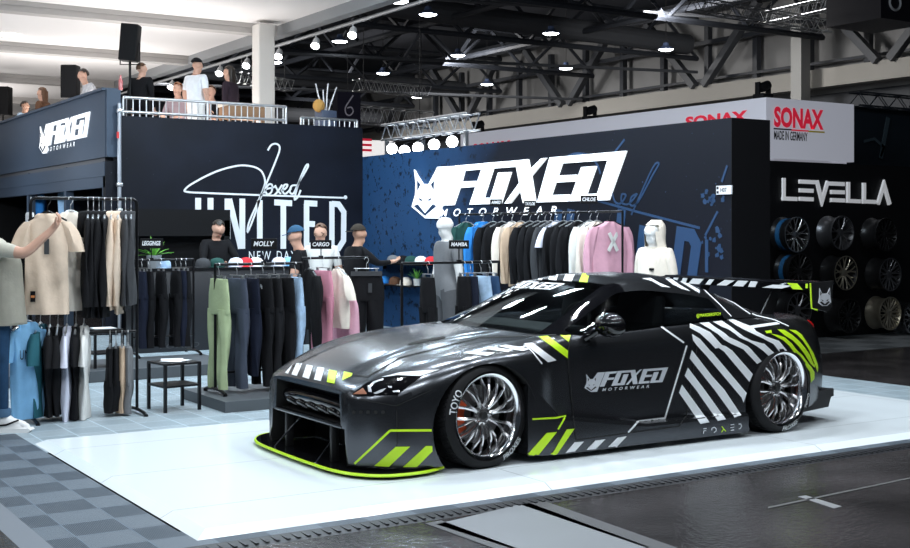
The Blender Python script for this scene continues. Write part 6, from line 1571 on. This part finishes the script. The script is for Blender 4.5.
# visitors on the gallery
GZ = 2.88
def gp(px, Y=None, X=None):
    c = on_y(px, 100, Y) if Y else on_x(px, 100, X); return (c.x, c.y, GZ)
person('person', 'man in a light blue shirt behind the slate gallery front', gp(24, X=6.5), RZ-.2, fabric('shirt_light_blue', (.45, .60, .75)), F_NAVY, H=1.60, sleeve='long', skin=m_skin2, yaw=.2)
person('person', 'woman with long reddish brown hair behind the slate gallery front', gp(43, X=6.4), RZ+PI-.2, F_BROWN, F_BLACK, H=1.69, sleeve='long', hair='long', hairm=m_hairb)
person('person', 'man in a grey and white hoodie leaning on the gallery front', gp(91, X=6.4), RZ+PI+.35, fabric('hoodie_light_grey', (.42, .42, .44)), F_BLACK, H=1.70, sleeve='long', hair='short', pitch=.2, wide=1.12,
  pose={'elL': (.22, .24, 1.15), 'wrL': (.34, .08, 1.02), 'haL': (.37, .04, 1.01), 'elR': (.22, -.24, 1.15), 'wrR': (.34, -.08, 1.02), 'haR': (.37, -.04, 1.01), 'chest': (.06, 0, 1.29), 'nb': (.09, 0, 1.44), 'neck': (.11, 0, 1.50)})
SEAT = {'pelvis': (-.02, 0, .60), 'waist': (0, 0, .74), 'chest': (.02, 0, .96), 'nb': (.03, 0, 1.11), 'neck': (.045, 0, 1.17), 'shL': (.03, .185, 1.07), 'shR': (.03, -.185, 1.07), 'elL': (.10, .25, .82), 'elR': (.10, -.25, .82), 'wrL': (.30, .16, .78), 'wrR': (.30, -.16, .78), 'haL': (.36, .14, .78), 'haR': (.36, -.14, .78),
  'hiL': (.05, .10, .565), 'hiR': (.05, -.10, .565), 'knL': (.45, .13, .54), 'knR': (.45, -.13, .54), 'anL': (.45, .13, .075), 'anR': (.45, -.13, .075), 'toL': (.62, .14, .035), 'toR': (.62, -.14, .035)}
person('person', 'broad man in a black jacket seen from behind at the gallery corner', gp(141, Y=19.75), RZ+PI/2-.3, F_BLACK, F_BLACK, H=1.50, sleeve='long', hairm=m_hairb, wide=1.3, yaw=-.5)
person('person', 'seated man with ginger hair and beard facing the railing', gp(179, Y=21.1), RZ-PI/2-.2, fabric('shirt_rose_grey', (.40, .30, .32)), F_BLACK, pose=SEAT, H=1.72, sleeve='long', hairm=m_hairg)
person('person', 'person in a white t-shirt and black cap standing at the gallery railing', gp(196, Y=20.1), RZ+PI/2-.5, F_WHITE, F_OFF, H=1.69, hair='none', hat=(F_BLACK, False), yaw=-.3, wide=1.1)
person('person', 'seated man with brown hair behind the person in white', gp(212, Y=21.1), RZ-PI/2-.1, F_BLACK, F_BLACK, pose=SEAT, H=1.70, sleeve='long', hairm=m_hairb)
person('person', 'woman with dark brown hair in a dark jacket at the gallery railing', gp(230, Y=20.5), RZ+PI-.3, fabric('jacket_plum', (.028, .018, .026)), F_BLACK, H=1.66, sleeve='long', hair='long', hairm=m_hair)
# mannequins
m_mann = mat('mannequin_white', (.72, .72, .71), .45)
mg = person('mannequin', 'white mannequin in a grey t-shirt and grey trousers beside the cap shelves', (*at_px(448, 14.0), .008), RZ+PI+.5, F_GREY, fabric('trousers_mid_grey', (.085, .088, .095)), pose={'elL': (-.02, .22, 1.14), 'wrL': (-.03, .24, .90), 'haL': (-.02, .24, .84), 'elR': (.02, -.22, 1.14), 'wrR': (.10, -.22, .93), 'haR': (.13, -.21, .87)}, H=1.80, skin=m_mann, hair='none', face=False, cat='mannequin', shoes=m_mann, wide=1.0, baggy=1.35)
mh = person('mannequin', 'mannequin in a cream jacket with the hood up near the wall end', (*at_px(655, 13.1), .008), RZ+PI+.75, F_CREAM, F_CREAM, H=1.72, sleeve='long', skin=m_mann, hair='none', face=False, cat='mannequin', shoes=m_mann, wide=1.0, baggy=1.3)
bm = BM(); hr = [(-.01, 0, 1.40, .10, .15), (-.01, 0, 1.46, .105, .125), (.0, 0, 1.54, .118, .112), (.0, 0, 1.62, .124, .112), (-.005, 0, 1.69, .112, .10), (-.02, 0, 1.745, .055, .055)]
ctube(bm, dens(hr, 3), 24, .04, .5, 4, cap=True)
bmesh.ops.delete(bm, geom=[v for v in bm.verts if v.co.x > .06 and 1.47 < v.co.z < 1.69 and abs(v.co.y) < .075], context='VERTS')
obj('hood', bm, F_CREAM, mh, 60)
bm = BM(); ctube(bm, dens([(0, 0, 1.45, .07, .085), (0, 0, 1.415, .10, .15), (0, 0, 1.34, .13, .185), (0, 0, 1.15, .15, .19), (0, 0, .95, .16, .195), (0, 0, .85, .15, .18)], 4), 26, .10, 1., 5); 
obj('jacket_hem', bm, F_CREAM, mh, 60)
bm = BM(); box(bm, (.150, .07, 1.22), (.02, .05, .025)); obj('chest_mark', bm, F_BLACK, mh, 0)
# dressed shop dummies in the bays under the gallery
def dummy(px, X, Yz, m, label, zc):
    c = on_x(px, zc, X); t = thing('torso_form', label, 'mannequin', (X, c.y, c.z-.38), math.radians(180), 'torso forms in the gallery bays')
    bm = BM(); ctube(bm, dens([(0, 0, .80, .05, .05), (0, 0, .72, .06, .055), (0, 0, .66, .17, .08), (0, 0, .5, .18, .10), (0, 0, .25, .16, .09), (0, 0, .0, .17, .10)], 3), 20, .05)
    for v in bm.verts: v.co = Vector((v.co.y, v.co.x, v.co.z))
    obj('clothed_torso', bm, m, t, 60)
    bm = BM(); ball(bm, (0, 0, .92), (.09, .075, .12), 16); cyl(bm, (0, 0, .78), (0, 0, .86), .045, 10); obj('head', bm, F_BLACK, t, 60)
    bm = BM(); cyl(bm, (0, 0, 0), (0, 0, -(c.z-.38)+.015), .015, 8); lathe(bm, [(0, 0), (.15, 0), (.15, .015), (0, .015)], 20, Matrix.Translation((0, 0, -(c.z-.38)+.0))); obj('stand', bm, m_rack, t, 40)
dummy(8, 6.2, 0, mat('form_green_glow', (.01, .22, .12), .6, emit=(.02, .6, .35), estr=.25), 'torso form in bright green at the far left bay', 197)  # glow put into the green cloth, which is no lamp
dummy(41, 6.2, 0, F_ROYAL, 'torso form in blue in the middle bay under the gallery', 211)
dummy(63.5, 6.2, 0, fabric('fabric_ice_blue', (.35, .58, .85)), 'torso form in pale blue with a dark head in the near bay', 205)
